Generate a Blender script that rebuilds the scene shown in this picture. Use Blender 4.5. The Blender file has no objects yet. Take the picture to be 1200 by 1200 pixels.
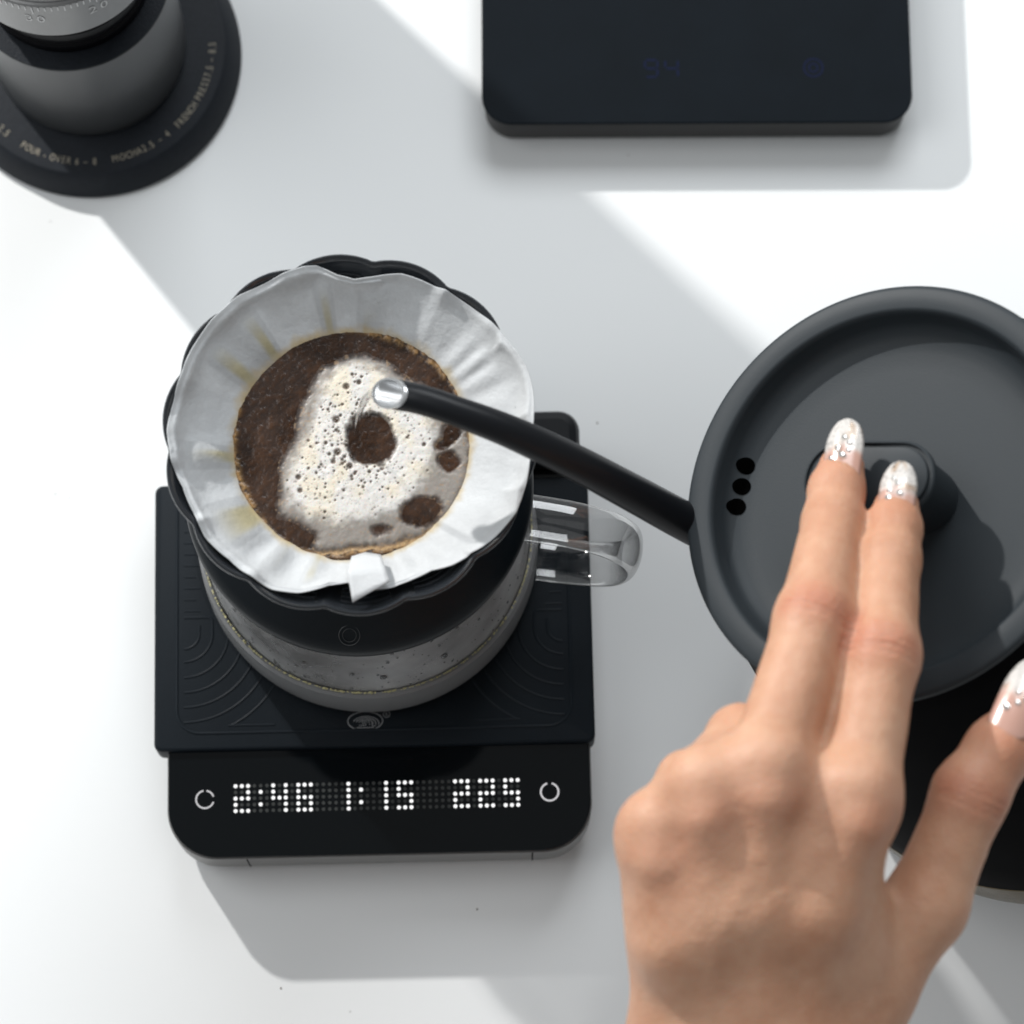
import bpy, math, random
import numpy as np
from mathutils import Matrix, Vector
random.seed(7); rng = np.random.default_rng(7)
S = bpy.context.scene
MM = 0.001
# ------------------------------------------------------------------ camera
cam = bpy.data.cameras.new("camera"); co = bpy.data.objects.new("camera", cam)
S.collection.objects.link(co); S.camera = co
co.location = (0.0, -0.2564, 1.0)
co.rotation_euler = (math.radians(14.379), 0, 0)
cam.sensor_width = 36; cam.lens = 115.5; cam.clip_start = 0.05; cam.clip_end = 50
cam.dof.use_dof = True; cam.dof.focus_distance = 0.925; cam.dof.aperture_fstop = 12.5
cam.dof.aperture_blades = 0
# ------------------------------------------------------------------ room light and lamps
w = bpy.data.worlds.new("World"); S.world = w; w.use_nodes = True
bg = w.node_tree.nodes['Background']
bg.inputs[0].default_value = (0.955, 0.985, 1.0, 1); bg.inputs[1].default_value = 0.33
def aim(o, p):
    o.rotation_euler = (Vector(p) - o.location).to_track_quat('-Z', 'Y').to_euler()
kl = bpy.data.lights.new("key_lamp", 'AREA'); kl.shape = 'DISK'; kl.size = 0.034
kl.energy = 15.5; kl.color = (1.0, 0.985, 0.96)
k = bpy.data.objects.new("key_lamp", kl); S.collection.objects.link(k); k.location = (-0.72, 0.83, 0.68); aim(k, (0, -0.02, 0.03))
fl = bpy.data.lights.new("back_fill", 'AREA'); fl.shape = 'RECTANGLE'; fl.size = 0.9; fl.size_y = 0.7
fl.energy = 13.5; fl.color = (0.93, 0.97, 1.0)  # added fill lamp behind the table, lifts the open shadows
k2 = bpy.data.objects.new("back_fill", fl); S.collection.objects.link(k2); k2.location = (0.2, 1.1, 1.2); aim(k2, (0, 0.05, 0))
f2 = bpy.data.lights.new("left_fill", 'AREA'); f2.shape = 'RECTANGLE'; f2.size = 0.8; f2.size_y = 0.8
f2.energy = 5.5; f2.color = (0.97, 0.99, 1.0)  # added fill lamp on the left, softens the shade
k3 = bpy.data.objects.new("left_fill", f2); S.collection.objects.link(k3); k3.location = (-0.8, 0.1, 1.25); aim(k3, (0, 0.0, 0))
S.view_settings.view_transform = 'Standard'; S.view_settings.look = 'None'
S.view_settings.exposure = 0.0; S.view_settings.gamma = 1.0
S.render.engine = 'CYCLES'
try:
    S.cycles.max_bounces = 12; S.cycles.transmission_bounces = 12; S.cycles.transparent_max_bounces = 16
    S.cycles.caustics_reflective = False; S.cycles.caustics_refractive = False
except Exception: pass

# ------------------------------------------------------------------ helpers
def tag(o, label=None, cat=None, group=None, kind=None):
    if label: o['label'] = label
    if cat: o['category'] = cat
    if group: o['group'] = group
    if kind: o['kind'] = kind
    return o
def thing(name, label, cat, loc=(0, 0, 0), rot=None, group=None):
    o = bpy.data.objects.new(name, None); S.collection.objects.link(o)
    o.empty_display_size = 0.01
    if rot is None: o.location = Vector(loc) * MM
    else:
        o.matrix_world = Matrix.Translation(Vector(loc) * MM) @ rot.to_4x4()
    return tag(o, label, cat, group)
def mesh(name, V, F, mats, parent=None, smooth=True, off=(0, 0, 0), col=None, fm=None, angle=20, kind=None, label=None):
    me = bpy.data.meshes.new(name)
    V = (np.asarray(V, float) - np.asarray(off, float)) * MM
    me.from_pydata([tuple(v) for v in V], [], [tuple(int(i) for i in f) for f in F])
    mats = mats if isinstance(mats, (list, tuple)) else [mats]
    for m in mats: me.materials.append(m)
    if fm is not None: me.polygons.foreach_set('material_index', np.asarray(fm, np.int32))
    if smooth:
        me.polygons.foreach_set('use_smooth', np.ones(len(me.polygons), bool))
        if angle: me.set_sharp_from_angle(angle=math.radians(angle))
    if col is not None:
        a = me.color_attributes.new('Col', 'FLOAT_COLOR', 'POINT')
        c = np.ones((len(V), 4), np.float32); c[:, :3] = col; a.data.foreach_set('color', c.ravel())
    me.validate(); me.update()
    o = bpy.data.objects.new(name, me); S.collection.objects.link(o)
    if parent: o.parent = parent
    if kind: o['kind'] = kind
    if label: o['label'] = label
    return o
class MB:
    def __init__(s): s.V = []; s.F = []; s.M = []
    def add(s, VF, m=0):
        V, F = VF; b = len(s.V); s.V += [tuple(v) for v in V]; s.F += [tuple(i + b for i in f) for f in F]; s.M += [m] * len(F); return s
    def build(s, name, mats, parent=None, **k): return mesh(name, s.V, s.F, mats, parent, fm=s.M, **k)
def lathe(prof, n=96, c=(0, 0), rf=None, close=False):
    V = []; F = []; m = len(prof)
    for r, z in prof:
        for i in range(n):
            a = 2 * math.pi * i / n; rr = r if rf is None else rf(r, z, a)
            V.append((c[0] + rr * math.cos(a), c[1] + rr * math.sin(a), z))
    for j in range(m if close else m - 1):
        for i in range(n):
            F.append((j * n + i, j * n + (i + 1) % n, ((j + 1) % m) * n + (i + 1) % n, ((j + 1) % m) * n + i))
    if not close:
        if prof[0][0] > 1e-6: F.append(tuple(range(n - 1, -1, -1)))
        if prof[-1][0] > 1e-6: F.append(tuple((m - 1) * n + i for i in range(n)))
    return V, F
def rr_loop(w, h, r, n=10):
    P = []
    for cx, cy, a0 in ((w/2-r, h/2-r, 0), (-w/2+r, h/2-r, 90), (-w/2+r, -h/2+r, 180), (w/2-r, -h/2+r, 270)):
        for i in range(n + 1):
            a = math.radians(a0 + 90 * i / n); P.append((cx + r * math.cos(a), cy + r * math.sin(a)))
    return P
def stack(loops):
    """loops: list of (list of xy, z)"""
    V = []; F = []; n = len(loops[0][0])
    for L, z in loops: V += [(x, y, z) for x, y in L]
    for j in range(len(loops) - 1):
        for i in range(n): F.append((j*n+i, j*n+(i+1) % n, (j+1)*n+(i+1) % n, (j+1)*n+i))
    F.append(tuple(range(n-1, -1, -1))); F.append(tuple((len(loops)-1)*n+i for i in range(n)))
    return V, F
def rbox(w, h, z0, z1, r, bev=0.6, c=(0, 0), n=10):
    L = [(-bev, z0), (-bev*.3, z0+bev*.3), (0, z0+bev), (0, z1-bev), (-bev*.3, z1-bev*.3), (-bev, z1)]
    V, F = stack([(rr_loop(w+2*d, h+2*d, max(r+d, .05), n), z) for d, z in L])
    return [(x+c[0], y+c[1], z) for x, y, z in V], F
def tube(path, rad, n=20, caps=True, flat=None):
    P = [Vector(p) for p in path]; m = len(P); V = []; F = []
    if not hasattr(rad, '__len__'): rad = [rad] * m
    T = [(P[min(i+1, m-1)] - P[max(i-1, 0)]).normalized() for i in range(m)]
    up = Vector((0, 0, 1)) if abs(T[0].z) < .9 else Vector((0, 1, 0))
    nrm = (up - up.dot(T[0]) * T[0]).normalized()
    for i in range(m):
        nrm = (nrm - nrm.dot(T[i]) * T[i]).normalized(); b = T[i].cross(nrm)
        for k_ in range(n):
            a = 2*math.pi*k_/n; ra, rb = (rad[i], rad[i]) if flat is None else (rad[i]*flat[0], rad[i]*flat[1])
            V.append(tuple(P[i] + nrm*ra*math.cos(a) + b*rb*math.sin(a)))
    for j in range(m-1):
        for i in range(n): F.append((j*n+i, j*n+(i+1) % n, (j+1)*n+(i+1) % n, (j+1)*n+i))
    if caps: F.append(tuple(range(n-1, -1, -1))); F.append(tuple((m-1)*n+i for i in range(n)))
    return V, F
def spline(pts, per=10):
    P = np.array(pts, float); P = np.vstack([2*P[0]-P[1], P, 2*P[-1]-P[-2]]); out = []
    for i in range(1, len(P)-2):
        for t in np.linspace(0, 1, per, endpoint=False):
            out.append(0.5*((2*P[i])+(-P[i-1]+P[i+1])*t+(2*P[i-1]-5*P[i]+4*P[i+1]-P[i+2])*t*t+(-P[i-1]+3*P[i]-3*P[i+1]+P[i+2])*t**3))
    out.append(P[-2]); return [tuple(p) for p in out]
def disc(x, y, z, r, n=14): return [(x+r*math.cos(2*math.pi*i/n), y+r*math.sin(2*math.pi*i/n), z) for i in range(n)], [tuple(range(n))]
def ribbon(pts, wd, z, closed=False):
    """flat line of width wd along xy points"""
    P = [Vector((p[0], p[1])) for p in pts]; m = len(P); V = []; F = []
    for i in range(m):
        a = P[(i-1) % m] if (closed or i > 0) else P[i]; b = P[(i+1) % m] if (closed or i < m-1) else P[i]
        t = (b-a).normalized(); n_ = Vector((-t.y, t.x))*wd/2
        V += [(P[i].x+n_.x, P[i].y+n_.y, z), (P[i].x-n_.x, P[i].y-n_.y, z)]
    for i in range(m if closed else m-1):
        j = (i+1) % m; F.append((2*i, 2*i+1, 2*j+1, 2*j))
    return V, F
def arc(cx, cy, r, a0, a1, n=24, ry=None):
    ry = r if ry is None else ry
    return [(cx+r*math.cos(math.radians(a0+(a1-a0)*i/n)), cy+ry*math.sin(math.radians(a0+(a1-a0)*i/n))) for i in range(n+1)]
def glyph(ch, size):
    cu = bpy.data.curves.new('g', 'FONT'); cu.body = ch; cu.size = size; cu.align_x = 'CENTER'; cu.resolution_u = 3
    ob = bpy.data.objects.new('g', cu); S.collection.objects.link(ob)
    dg = bpy.context.evaluated_depsgraph_get(); me = bpy.data.meshes.new_from_object(ob.evaluated_get(dg))
    V = [tuple(v.co) for v in me.vertices]; F = [tuple(p.vertices) for p in me.polygons]
    bpy.data.objects.remove(ob); bpy.data.curves.remove(cu); bpy.data.meshes.remove(me)
    return V, F
# ---- value noise (numpy)
def vnoise(P, seed=0):
    P = np.asarray(P, float); I = np.floor(P).astype(np.int64); f = P - I; f = f*f*(3-2*f)
    def h(ix, iy, iz):
        n = (ix*374761393 + iy*668265263 + iz*2147483647 + seed*1274126177) & 0xffffffff
        n = ((n ^ (n >> 13))*1274126177) & 0xffffffff; return ((n ^ (n >> 16)) & 0xffff)/65535.
    r = 0
    for dx in (0, 1):
        for dy in (0, 1):
            for dz in (0, 1):
                wgt = (f[..., 0] if dx else 1-f[..., 0])*(f[..., 1] if dy else 1-f[..., 1])*(f[..., 2] if dz else 1-f[..., 2])
                r = r + wgt*h(I[..., 0]+dx, I[..., 1]+dy, I[..., 2]+dz)
    return r
def fbm(P, oct=4, seed=0):
    s = 0; a = .5; t = 0; P = np.asarray(P, float)
    for o in range(oct): s = s + a*vnoise(P*2**o, seed+o); t += a; a *= .5
    return s/t
def sst(a, b, x): t = np.clip((x-a)/(b-a), 0, 1); return t*t*(3-2*t)

# ------------------------------------------------------------------ materials
def mat(name, col, rough=.5, metal=0, bump=0, bscale=800, spec=None, coat=0, colvar=0, cvscale=60, rvar=0, **kw):
    m = bpy.data.materials.new(name); m.use_nodes = True; nt = m.node_tree; b = nt.nodes['Principled BSDF']
    b.inputs['Base Color'].default_value = (*col, 1); b.inputs['Roughness'].default_value = rough; b.inputs['Metallic'].default_value = metal
    if spec is not None: b.inputs['Specular IOR Level'].default_value = spec
    if coat: b.inputs['Coat Weight'].default_value = coat; b.inputs['Coat Roughness'].default_value = .08
    for k_, v in kw.items(): b.inputs[k_.replace('_', ' ')].default_value = v
    tc = nt.nodes.new('ShaderNodeTexCoord')
    if bump:
        nz = nt.nodes.new('ShaderNodeTexNoise'); nz.inputs['Scale'].default_value = bscale; nz.inputs['Detail'].default_value = 4
        nt.links.new(tc.outputs['Object'], nz.inputs['Vector'])
        bp = nt.nodes.new('ShaderNodeBump'); bp.inputs['Strength'].default_value = bump; bp.inputs['Distance'].default_value = .0002
        nt.links.new(nz.outputs[0], bp.inputs['Height']); nt.links.new(bp.outputs[0], b.inputs['Normal'])
    if colvar or rvar:
        n2 = nt.nodes.new('ShaderNodeTexNoise'); n2.inputs['Scale'].default_value = cvscale; n2.inputs['Detail'].default_value = 5
        nt.links.new(tc.outputs['Object'], n2.inputs['Vector'])
        if colvar:
            mr = nt.nodes.new('ShaderNodeMapRange'); mr.inputs[3].default_value = 1-colvar; mr.inputs[4].default_value = 1+colvar
            nt.links.new(n2.outputs[0], mr.inputs[0])
            mx = nt.nodes.new('ShaderNodeVectorMath'); mx.operation = 'SCALE'; mx.inputs[0].default_value = col
            nt.links.new(mr.outputs[0], mx.inputs['Scale']); nt.links.new(mx.outputs[0], b.inputs['Base Color'])
        if rvar:
            m2 = nt.nodes.new('ShaderNodeMapRange'); m2.inputs[3].default_value = rough-rvar; m2.inputs[4].default_value = rough+rvar
            nt.links.new(n2.outputs[0], m2.inputs[0]); nt.links.new(m2.outputs[0], b.inputs['Roughness'])
    return m
def vcmat(name, rough=.5, **kw):
    m = mat(name, (.5, .5, .5), rough, **kw); nt = m.node_tree
    a = nt.nodes.new('ShaderNodeAttribute'); a.attribute_name = 'Col'
    nt.links.new(a.outputs['Color'], nt.nodes['Principled BSDF'].inputs['Base Color']); return m
def emit(name, col, s):
    m = bpy.data.materials.new(name); m.use_nodes = True; b = m.node_tree.nodes['Principled BSDF']
    b.inputs['Base Color'].default_value = (.004, .004, .006, 1); b.inputs['Specular IOR Level'].default_value = .05
    b.inputs['Emission Color'].default_value = (*col, 1); b.inputs['Emission Strength'].default_value = s; return m
M = {}
M['black_plastic'] = mat('black_plastic', (.006, .007, .009), .42, bump=.15, bscale=2500, spec=.2, colvar=.3)
M['panel'] = mat('gloss_panel', (.003, .0042, .0052), .05, spec=.22, rvar=.01)
M['side_metal'] = mat('dark_metal_side', (.16, .157, .154), .42, metal=.3, bump=.1)
M['silicone'] = mat('black_silicone', (.0048, .0082, .012), .52, bump=.3, bscale=1800, spec=.14, colvar=.25)
M['rib'] = mat('silicone_rib', (.007, .011, .0155), .46, spec=.2)
M['unlit'] = mat('unlit_led', (.020, .023, .022), .5)
M['led'] = emit('lit_led', (1, 1, 1), 1.1)
M['icon'] = emit('touch_icon', (.85, .84, .86), .75)
M['blue'] = emit('faint_blue_segment', (.010, .020, .085), .5)
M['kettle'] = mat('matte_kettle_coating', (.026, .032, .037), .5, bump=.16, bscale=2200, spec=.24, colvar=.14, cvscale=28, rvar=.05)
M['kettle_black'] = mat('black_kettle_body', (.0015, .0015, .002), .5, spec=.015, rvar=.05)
M['spout_black'] = mat('satin_black_spout', (.006, .007, .009), .36, spec=.22, bump=.1)
M['hole'] = mat('black_void', (.001, .001, .001), .9, spec=0)
M['steel'] = mat('brushed_steel', (.62, .63, .64), .34, metal=1, rvar=.06, cvscale=300)
M['grinder'] = mat('grinder_metal', (.050, .053, .056), .36, metal=.2, bump=.12, bscale=2500, rvar=.04)
M['dial'] = mat('grinder_dial_metal', (.22, .22, .22), .36, metal=.5, bump=.1, bscale=2500)
M['grbase'] = mat('grinder_base_silicone', (.010, .013, .018), .55, bump=.8, bscale=1600, spec=.2, colvar=.35, cvscale=700)
M['grblack'] = mat('grinder_neck_black', (.002, .002, .003), .4, spec=.12)
M['tan_print'] = mat('tan_print', (.30, .27, .21), .6)
M['tick'] = mat('engraved_tick', (.62, .62, .62), .6)
M['smoke'] = mat('smoky_plastic', (.026, .030, .036), .16, spec=.45, coat=.2, rvar=.03)
M['smoke'].node_tree.nodes['Principled BSDF'].inputs['Transmission Weight'].default_value = .35
M['ring'] = mat('holder_ring_black', (.004, .0065, .009), .4, bump=.25, bscale=1500, spec=.2, colvar=.25)
M['print_grey'] = mat('grey_print', (.30, .31, .32), .6)
M['ringprint'] = mat('ring_moulding', (.03, .034, .038), .5)
# clear glass
g = bpy.data.materials.new('clear_glass'); g.use_nodes = True; b = g.node_tree.nodes['Principled BSDF']
b.inputs['Base Color'].default_value = (.985, .99, .99, 1); b.inputs['Roughness'].default_value = .0
b.inputs['Transmission Weight'].default_value = 1; b.inputs['IOR'].default_value = 1.47; M['glass'] = g
def thinglass(name, pw, hi, lo, tint=.96, rough=.02):
    g = bpy.data.materials.new(name); g.use_nodes = True; nt = g.node_tree; out = nt.nodes['Material Output']
    tr = nt.nodes.new('ShaderNodeBsdfTransparent'); tr.inputs[0].default_value = (tint, tint, tint, 1); gl = nt.nodes.new('ShaderNodeBsdfGlossy'); gl.inputs['Roughness'].default_value = rough
    lw = nt.nodes.new('ShaderNodeLayerWeight'); lw.inputs[0].default_value = .5
    p_ = nt.nodes.new('ShaderNodeMath'); p_.operation = 'POWER'; p_.inputs[1].default_value = pw; m_ = nt.nodes.new('ShaderNodeMath'); m_.operation = 'MULTIPLY_ADD'; m_.inputs[1].default_value = hi; m_.inputs[2].default_value = lo
    nt.links.new(lw.outputs['Facing'], p_.inputs[0]); nt.links.new(p_.outputs[0], m_.inputs[0]); mx = nt.nodes.new('ShaderNodeMixShader')
    nt.links.new(m_.outputs[0], mx.inputs[0]); nt.links.new(tr.outputs[0], mx.inputs[1]); nt.links.new(gl.outputs[0], mx.inputs[2]); nt.links.new(mx.outputs[0], out.inputs[0]); return g
M['thin'] = thinglass('thin_clear_glass', 5, .10, .015)
M['loop'] = thinglass('clear_glass_loop', 2.1, .9, .10, .95, .06)
def fogmat(name, col, lo, hi, scale, rough=.25):
    g = bpy.data.materials.new(name); g.use_nodes = True; nt = g.node_tree; b = nt.nodes['Principled BSDF']; out = nt.nodes['Material Output']
    b.inputs['Base Color'].default_value = (*col, 1); b.inputs['Roughness'].default_value = rough
    tr = nt.nodes.new('ShaderNodeBsdfTransparent'); mx = nt.nodes.new('ShaderNodeMixShader'); tc = nt.nodes.new('ShaderNodeTexCoord')
    nz = nt.nodes.new('ShaderNodeTexNoise'); nz.inputs['Scale'].default_value = scale; nz.inputs['Detail'].default_value = 6; nz.inputs['Distortion'].default_value = .3
    mp = nt.nodes.new('ShaderNodeMapRange'); mp.inputs[1].default_value = .3; mp.inputs[2].default_value = .7; mp.inputs[3].default_value = lo; mp.inputs[4].default_value = hi
    nt.links.new(tc.outputs['Object'], nz.inputs['Vector']); nt.links.new(nz.outputs[0], mp.inputs[0]); nt.links.new(mp.outputs[0], mx.inputs[0])
    nt.links.new(tr.outputs[0], mx.inputs[1]); nt.links.new(b.outputs[0], mx.inputs[2]); nt.links.new(mx.outputs[0], out.inputs[0]); return g
M['fog'] = fogmat('condensation_film', (.50, .51, .52), .18, .84, 22, .4)
M['wall_grey'] = fogmat('glass_reflection_grey', (.22, .225, .23), .80, .86, 25, .5)
M['coffee'] = mat('brewed_coffee', (.012, .007, .003), .05, spec=.5)
M['froth'] = mat('pale_froth', (.45, .42, .22), .5)
M['slurry'] = vcmat('wet_coffee_grounds', .24, bump=.05, bscale=500, spec=.32)
M['foam'] = vcmat('coffee_foam', .42, bump=.14, bscale=1800, spec=.45, Subsurface_Weight=.12)
M['foam'].node_tree.nodes['Principled BSDF'].inputs['Subsurface Scale'].default_value = .001
M['slurry_dry'] = mat('dry_coffee_ground', (.09, .055, .035), .7)
M['drop'] = mat('water_drop', (.16, .165, .17), .03, spec=1.0, Transmission_Weight=.6)
M['bubble'] = mat('dark_bubble', (.05, .028, .015), .05, spec=.8)
def papermat():
    m = vcmat('wet_filter_paper', .62, bump=.9, bscale=700, spec=.3); nt = m.node_tree; b = nt.nodes['Principled BSDF']; out = nt.nodes['Material Output']
    tl = nt.nodes.new('ShaderNodeBsdfTranslucent'); mx = nt.nodes.new('ShaderNodeMixShader'); mx.inputs[0].default_value = .28
    a = nt.nodes.new('ShaderNodeAttribute'); a.attribute_name = 'Col'; nt.links.new(a.outputs['Color'], tl.inputs[0])
    nt.links.new(b.outputs[0], mx.inputs[1]); nt.links.new(tl.outputs[0], mx.inputs[2]); nt.links.new(mx.outputs[0], out.inputs[0]); return m
M['paper'] = papermat()
def skinmat():
    m = vcmat('skin', .5, spec=.35); nt = m.node_tree; b = nt.nodes['Principled BSDF']
    b.inputs['Subsurface Weight'].default_value = .35; b.inputs['Subsurface Radius'].default_value = (1.0, .35, .18); b.inputs['Subsurface Scale'].default_value = .004
    tc = nt.nodes.new('ShaderNodeTexCoord'); v = nt.nodes.new('ShaderNodeTexVoronoi'); v.inputs['Scale'].default_value = 900
    n1 = nt.nodes.new('ShaderNodeTexNoise'); n1.inputs['Scale'].default_value = 350; n1.inputs['Detail'].default_value = 5
    ad = nt.nodes.new('ShaderNodeMath'); ad.operation = 'ADD'
    nt.links.new(tc.outputs['Object'], v.inputs[0]); nt.links.new(tc.outputs['Object'], n1.inputs[0]); nt.links.new(v.outputs[0], ad.inputs[0]); nt.links.new(n1.outputs[0], ad.inputs[1])
    bp = nt.nodes.new('ShaderNodeBump'); bp.inputs['Strength'].default_value = .35; bp.inputs['Distance'].default_value = .0003
    nt.links.new(ad.outputs[0], bp.inputs['Height']); nt.links.new(bp.outputs[0], b.inputs['Normal']); return m
M['skin'] = skinmat()
def nailmat():
    m = vcmat('glitter_nail', .24, spec=.5, coat=.35); nt = m.node_tree; b = nt.nodes['Principled BSDF']
    tc = nt.nodes.new('ShaderNodeTexCoord'); v = nt.nodes.new('ShaderNodeTexVoronoi'); v.inputs['Scale'].default_value = 1500
    nt.links.new(tc.outputs['Object'], v.inputs[0])
    a = nt.nodes.new('ShaderNodeAttribute'); a.attribute_name = 'Glit'
    sx = nt.nodes.new('ShaderNodeSeparateColor'); nt.links.new(v.outputs['Color'], sx.inputs[0])
    gt = nt.nodes.new('ShaderNodeMath'); gt.operation = 'GREATER_THAN'; gt.inputs[1].default_value = .62; nt.links.new(sx.outputs[0], gt.inputs[0])
    mu = nt.nodes.new('ShaderNodeMath'); mu.operation = 'MULTIPLY'; nt.links.new(gt.outputs[0], mu.inputs[0]); nt.links.new(a.outputs['Fac'], mu.inputs[1])
    nt.links.new(mu.outputs[0], b.inputs['Metallic'])
    return m
M['nail'] = nailmat()
M['gem'] = mat('rhinestone', (.95, .93, .9), .03, metal=.9)
M['knob'] = M['kettle']
# table top material: white laminate with faint mottling and specks
t = mat('white_laminate', (.80, .815, .82), .48, bump=.12, bscale=300, spec=.3, colvar=.012, cvscale=14)
nt = t.node_tree; b = nt.nodes['Principled BSDF']; tc = nt.nodes.new('ShaderNodeTexCoord')
v = nt.nodes.new('ShaderNodeTexVoronoi'); v.inputs['Scale'].default_value = 42; nt.links.new(tc.outputs['Object'], v.inputs[0])
sc_ = nt.nodes.new('ShaderNodeSeparateColor'); nt.links.new(v.outputs['Color'], sc_.inputs[0])
mr = nt.nodes.new('ShaderNodeMapRange'); mr.inputs[1].default_value = .72; mr.inputs[2].default_value = 1; mr.inputs[3].default_value = 0; mr.inputs[4].default_value = .022
nt.links.new(sc_.outputs[0], mr.inputs[0])
lt = nt.nodes.new('ShaderNodeMath'); lt.operation = 'LESS_THAN'; nt.links.new(v.outputs['Distance'], lt.inputs[0]); nt.links.new(mr.outputs[0], lt.inputs[1])
ml = nt.nodes.new('ShaderNodeMath'); ml.operation = 'MULTIPLY'; ml.inputs[1].default_value = .35; nt.links.new(lt.outputs[0], ml.inputs[0])
mx = nt.nodes.new('ShaderNodeMix'); mx.data_type = 'RGBA'; mx.inputs[7].default_value = (.3, .3, .29, 1)
src = b.inputs['Base Color'].links[0].from_socket; nt.links.new(src, mx.inputs[6]); nt.links.new(ml.outputs[0], mx.inputs[0]); nt.links.new(mx.outputs[2], b.inputs['Base Color'])
M['table'] = t

# ------------------------------------------------------------------ table
V, F = stack([(rr_loop(1800, 1400, 20), -25), (rr_loop(1804, 1404, 20), -2), (rr_loop(1800, 1400, 20), 0)])
tag(mesh('table_top', V, F, M['table']), 'smooth white table top that everything stands on', kind='structure')

# ------------------------------------------------------------------ front coffee scale
SA = math.radians(1.3); SC = (-40.9, -44.0, 0)
RS = Matrix.Rotation(SA, 3, 'Z')
scale1 = thing('coffee_scale', 'black digital coffee scale with white dot display reading 2:46 and 225, under the server', 'scale', SC, RS)
def sl(p):  # world mm -> scale local
    x, y = p[0]-SC[0], p[1]-SC[1]; c, s = math.cos(-SA), math.sin(-SA); return (x*c-y*s, x*s+y*c)
W1, H1 = 127.4, 136.0
L = [(-9, 0), (-9, 4), (-2.2, 5), (-.5, 6.4), (0, 8), (0, 15), (0, 21.6), (0, 22.4)]
V, F = stack([(rr_loop(W1+2*d, H1+2*d, 15+d, 14), z) for d, z in L])
mesh('body', V, F, M['side_metal'], scale1)
V, F = rbox(W1-.7, H1-.7, 22.5, 24.0, 15, .35, n=14); mesh('display_panel', V, F, M['panel'], scale1)
for dx in (-40, 45.5):   # seams on the front side
    V, F = rbox(.45, .7, 6.5, 21.9, .1, .04, c=(dx, -H1/2+.28), n=2); mesh('side_seam', V, F, M['hole'], scale1)
V, F = rbox(9, .5, 13, 18, .2, .05, c=(5, -H1/2+.35), n=3); mesh('charging_port', V, F, M['black_plastic'], scale1)
# dot matrix
D0 = sl((-83.0, -91.2, 24.1)); D1 = sl((1.7, -89.3, 24.1)); pit = math.hypot(D1[0]-D0[0], D1[1]-D0[1])/45
ang = math.atan2(D1[1]-D0[1], D1[0]-D0[0]); ca, sa = math.cos(ang), math.sin(ang)
def dot(c, r): return (D0[0]+c*pit*ca + r*pit*sa, D0[1]+c*pit*sa - r*pit*ca)
G = {'2': ('111', '001', '111', '100', '111'), '4': ('101', '101', '111', '001', '001'), '6': ('111', '100', '111', '101', '111'),
     '1': ('1', '1', '1', '1', '1'), '5': ('111', '100', '111', '001', '111'), ':': ('0', '1', '0', '1', '0')}
lit = set()
for ch, c0 in (('2', 0), (':', 4), ('4', 6), ('6', 10), ('1', 18), (':', 20), ('1', 24), ('5', 26), ('2', 35), ('2', 39), ('5', 43)):
    mb = MB()
    for r, row in enumerate(G[ch]):
        for c, q in enumerate(row):
            if q == '1': lit.add((c0+c, r)); x, y = dot(c0+c, r); mb.add(disc(x, y, 24.06, .60, 16))
    mb.build('lit_colon' if ch == ':' else 'lit_digit', M['led'], scale1, smooth=False)
mb = MB()
for c in range(46):
    for r in range(5):
        if (c, r) not in lit: x, y = dot(c, r); mb.add(disc(x, y, 24.05, .55, 10))
mb.build('unlit_dots', M['unlit'], scale1, smooth=False, kind='stuff')
x, y = sl((-92.1, -95.2, 24.0))[:2]; mb = MB()
for a0, a1 in ((100, 342), (18, 80)): mb.add(ribbon(arc(x, y, 2.65, a0, a1, 30), .48, 24.06))
mb.build('timer_icon', M['icon'], scale1, smooth=False)
x, y = sl((11.3, -92.9, 24.0))[:2]; mb = MB(); mb.add(ribbon(arc(x, y, 2.65, 105, 435, 40), .52, 24.06)); mb.build('power_icon', M['icon'], scale1, smooth=False)
# raised rear housing of the scale, seen right of the dripper
V, F = rbox(124, 17, 22, 33, 6.5, 3.2, c=(.9, 58.5), n=10); mesh('rear_housing', V, F, M['black_plastic'], scale1)
V, F = rbox(86, 14, 0, 30, 6, 2.5, c=(-1, 66), n=8); mesh('rear_hinge', V, F, M['black_plastic'], scale1)

# ------------------------------------------------------------------ silicone mat
MC = (-42.2, -38.2); matt = thing('silicone_mat', 'matte black silicone mat with raised arch pattern wrapped over the scale, under the server', 'mat', (MC[0], MC[1], 22.4), RS)
L = [(0, -8.0), (.1, -7.4), (.1, 2.2), (0, 3.0), (-.35, 3.5), (-.9, 3.7)]
MW, MH = 132.6, 82.6
V, F = stack([(rr_loop(MW+2*d, MH+2*d, 2.4+d, 6), z) for d, z in L])
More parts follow.
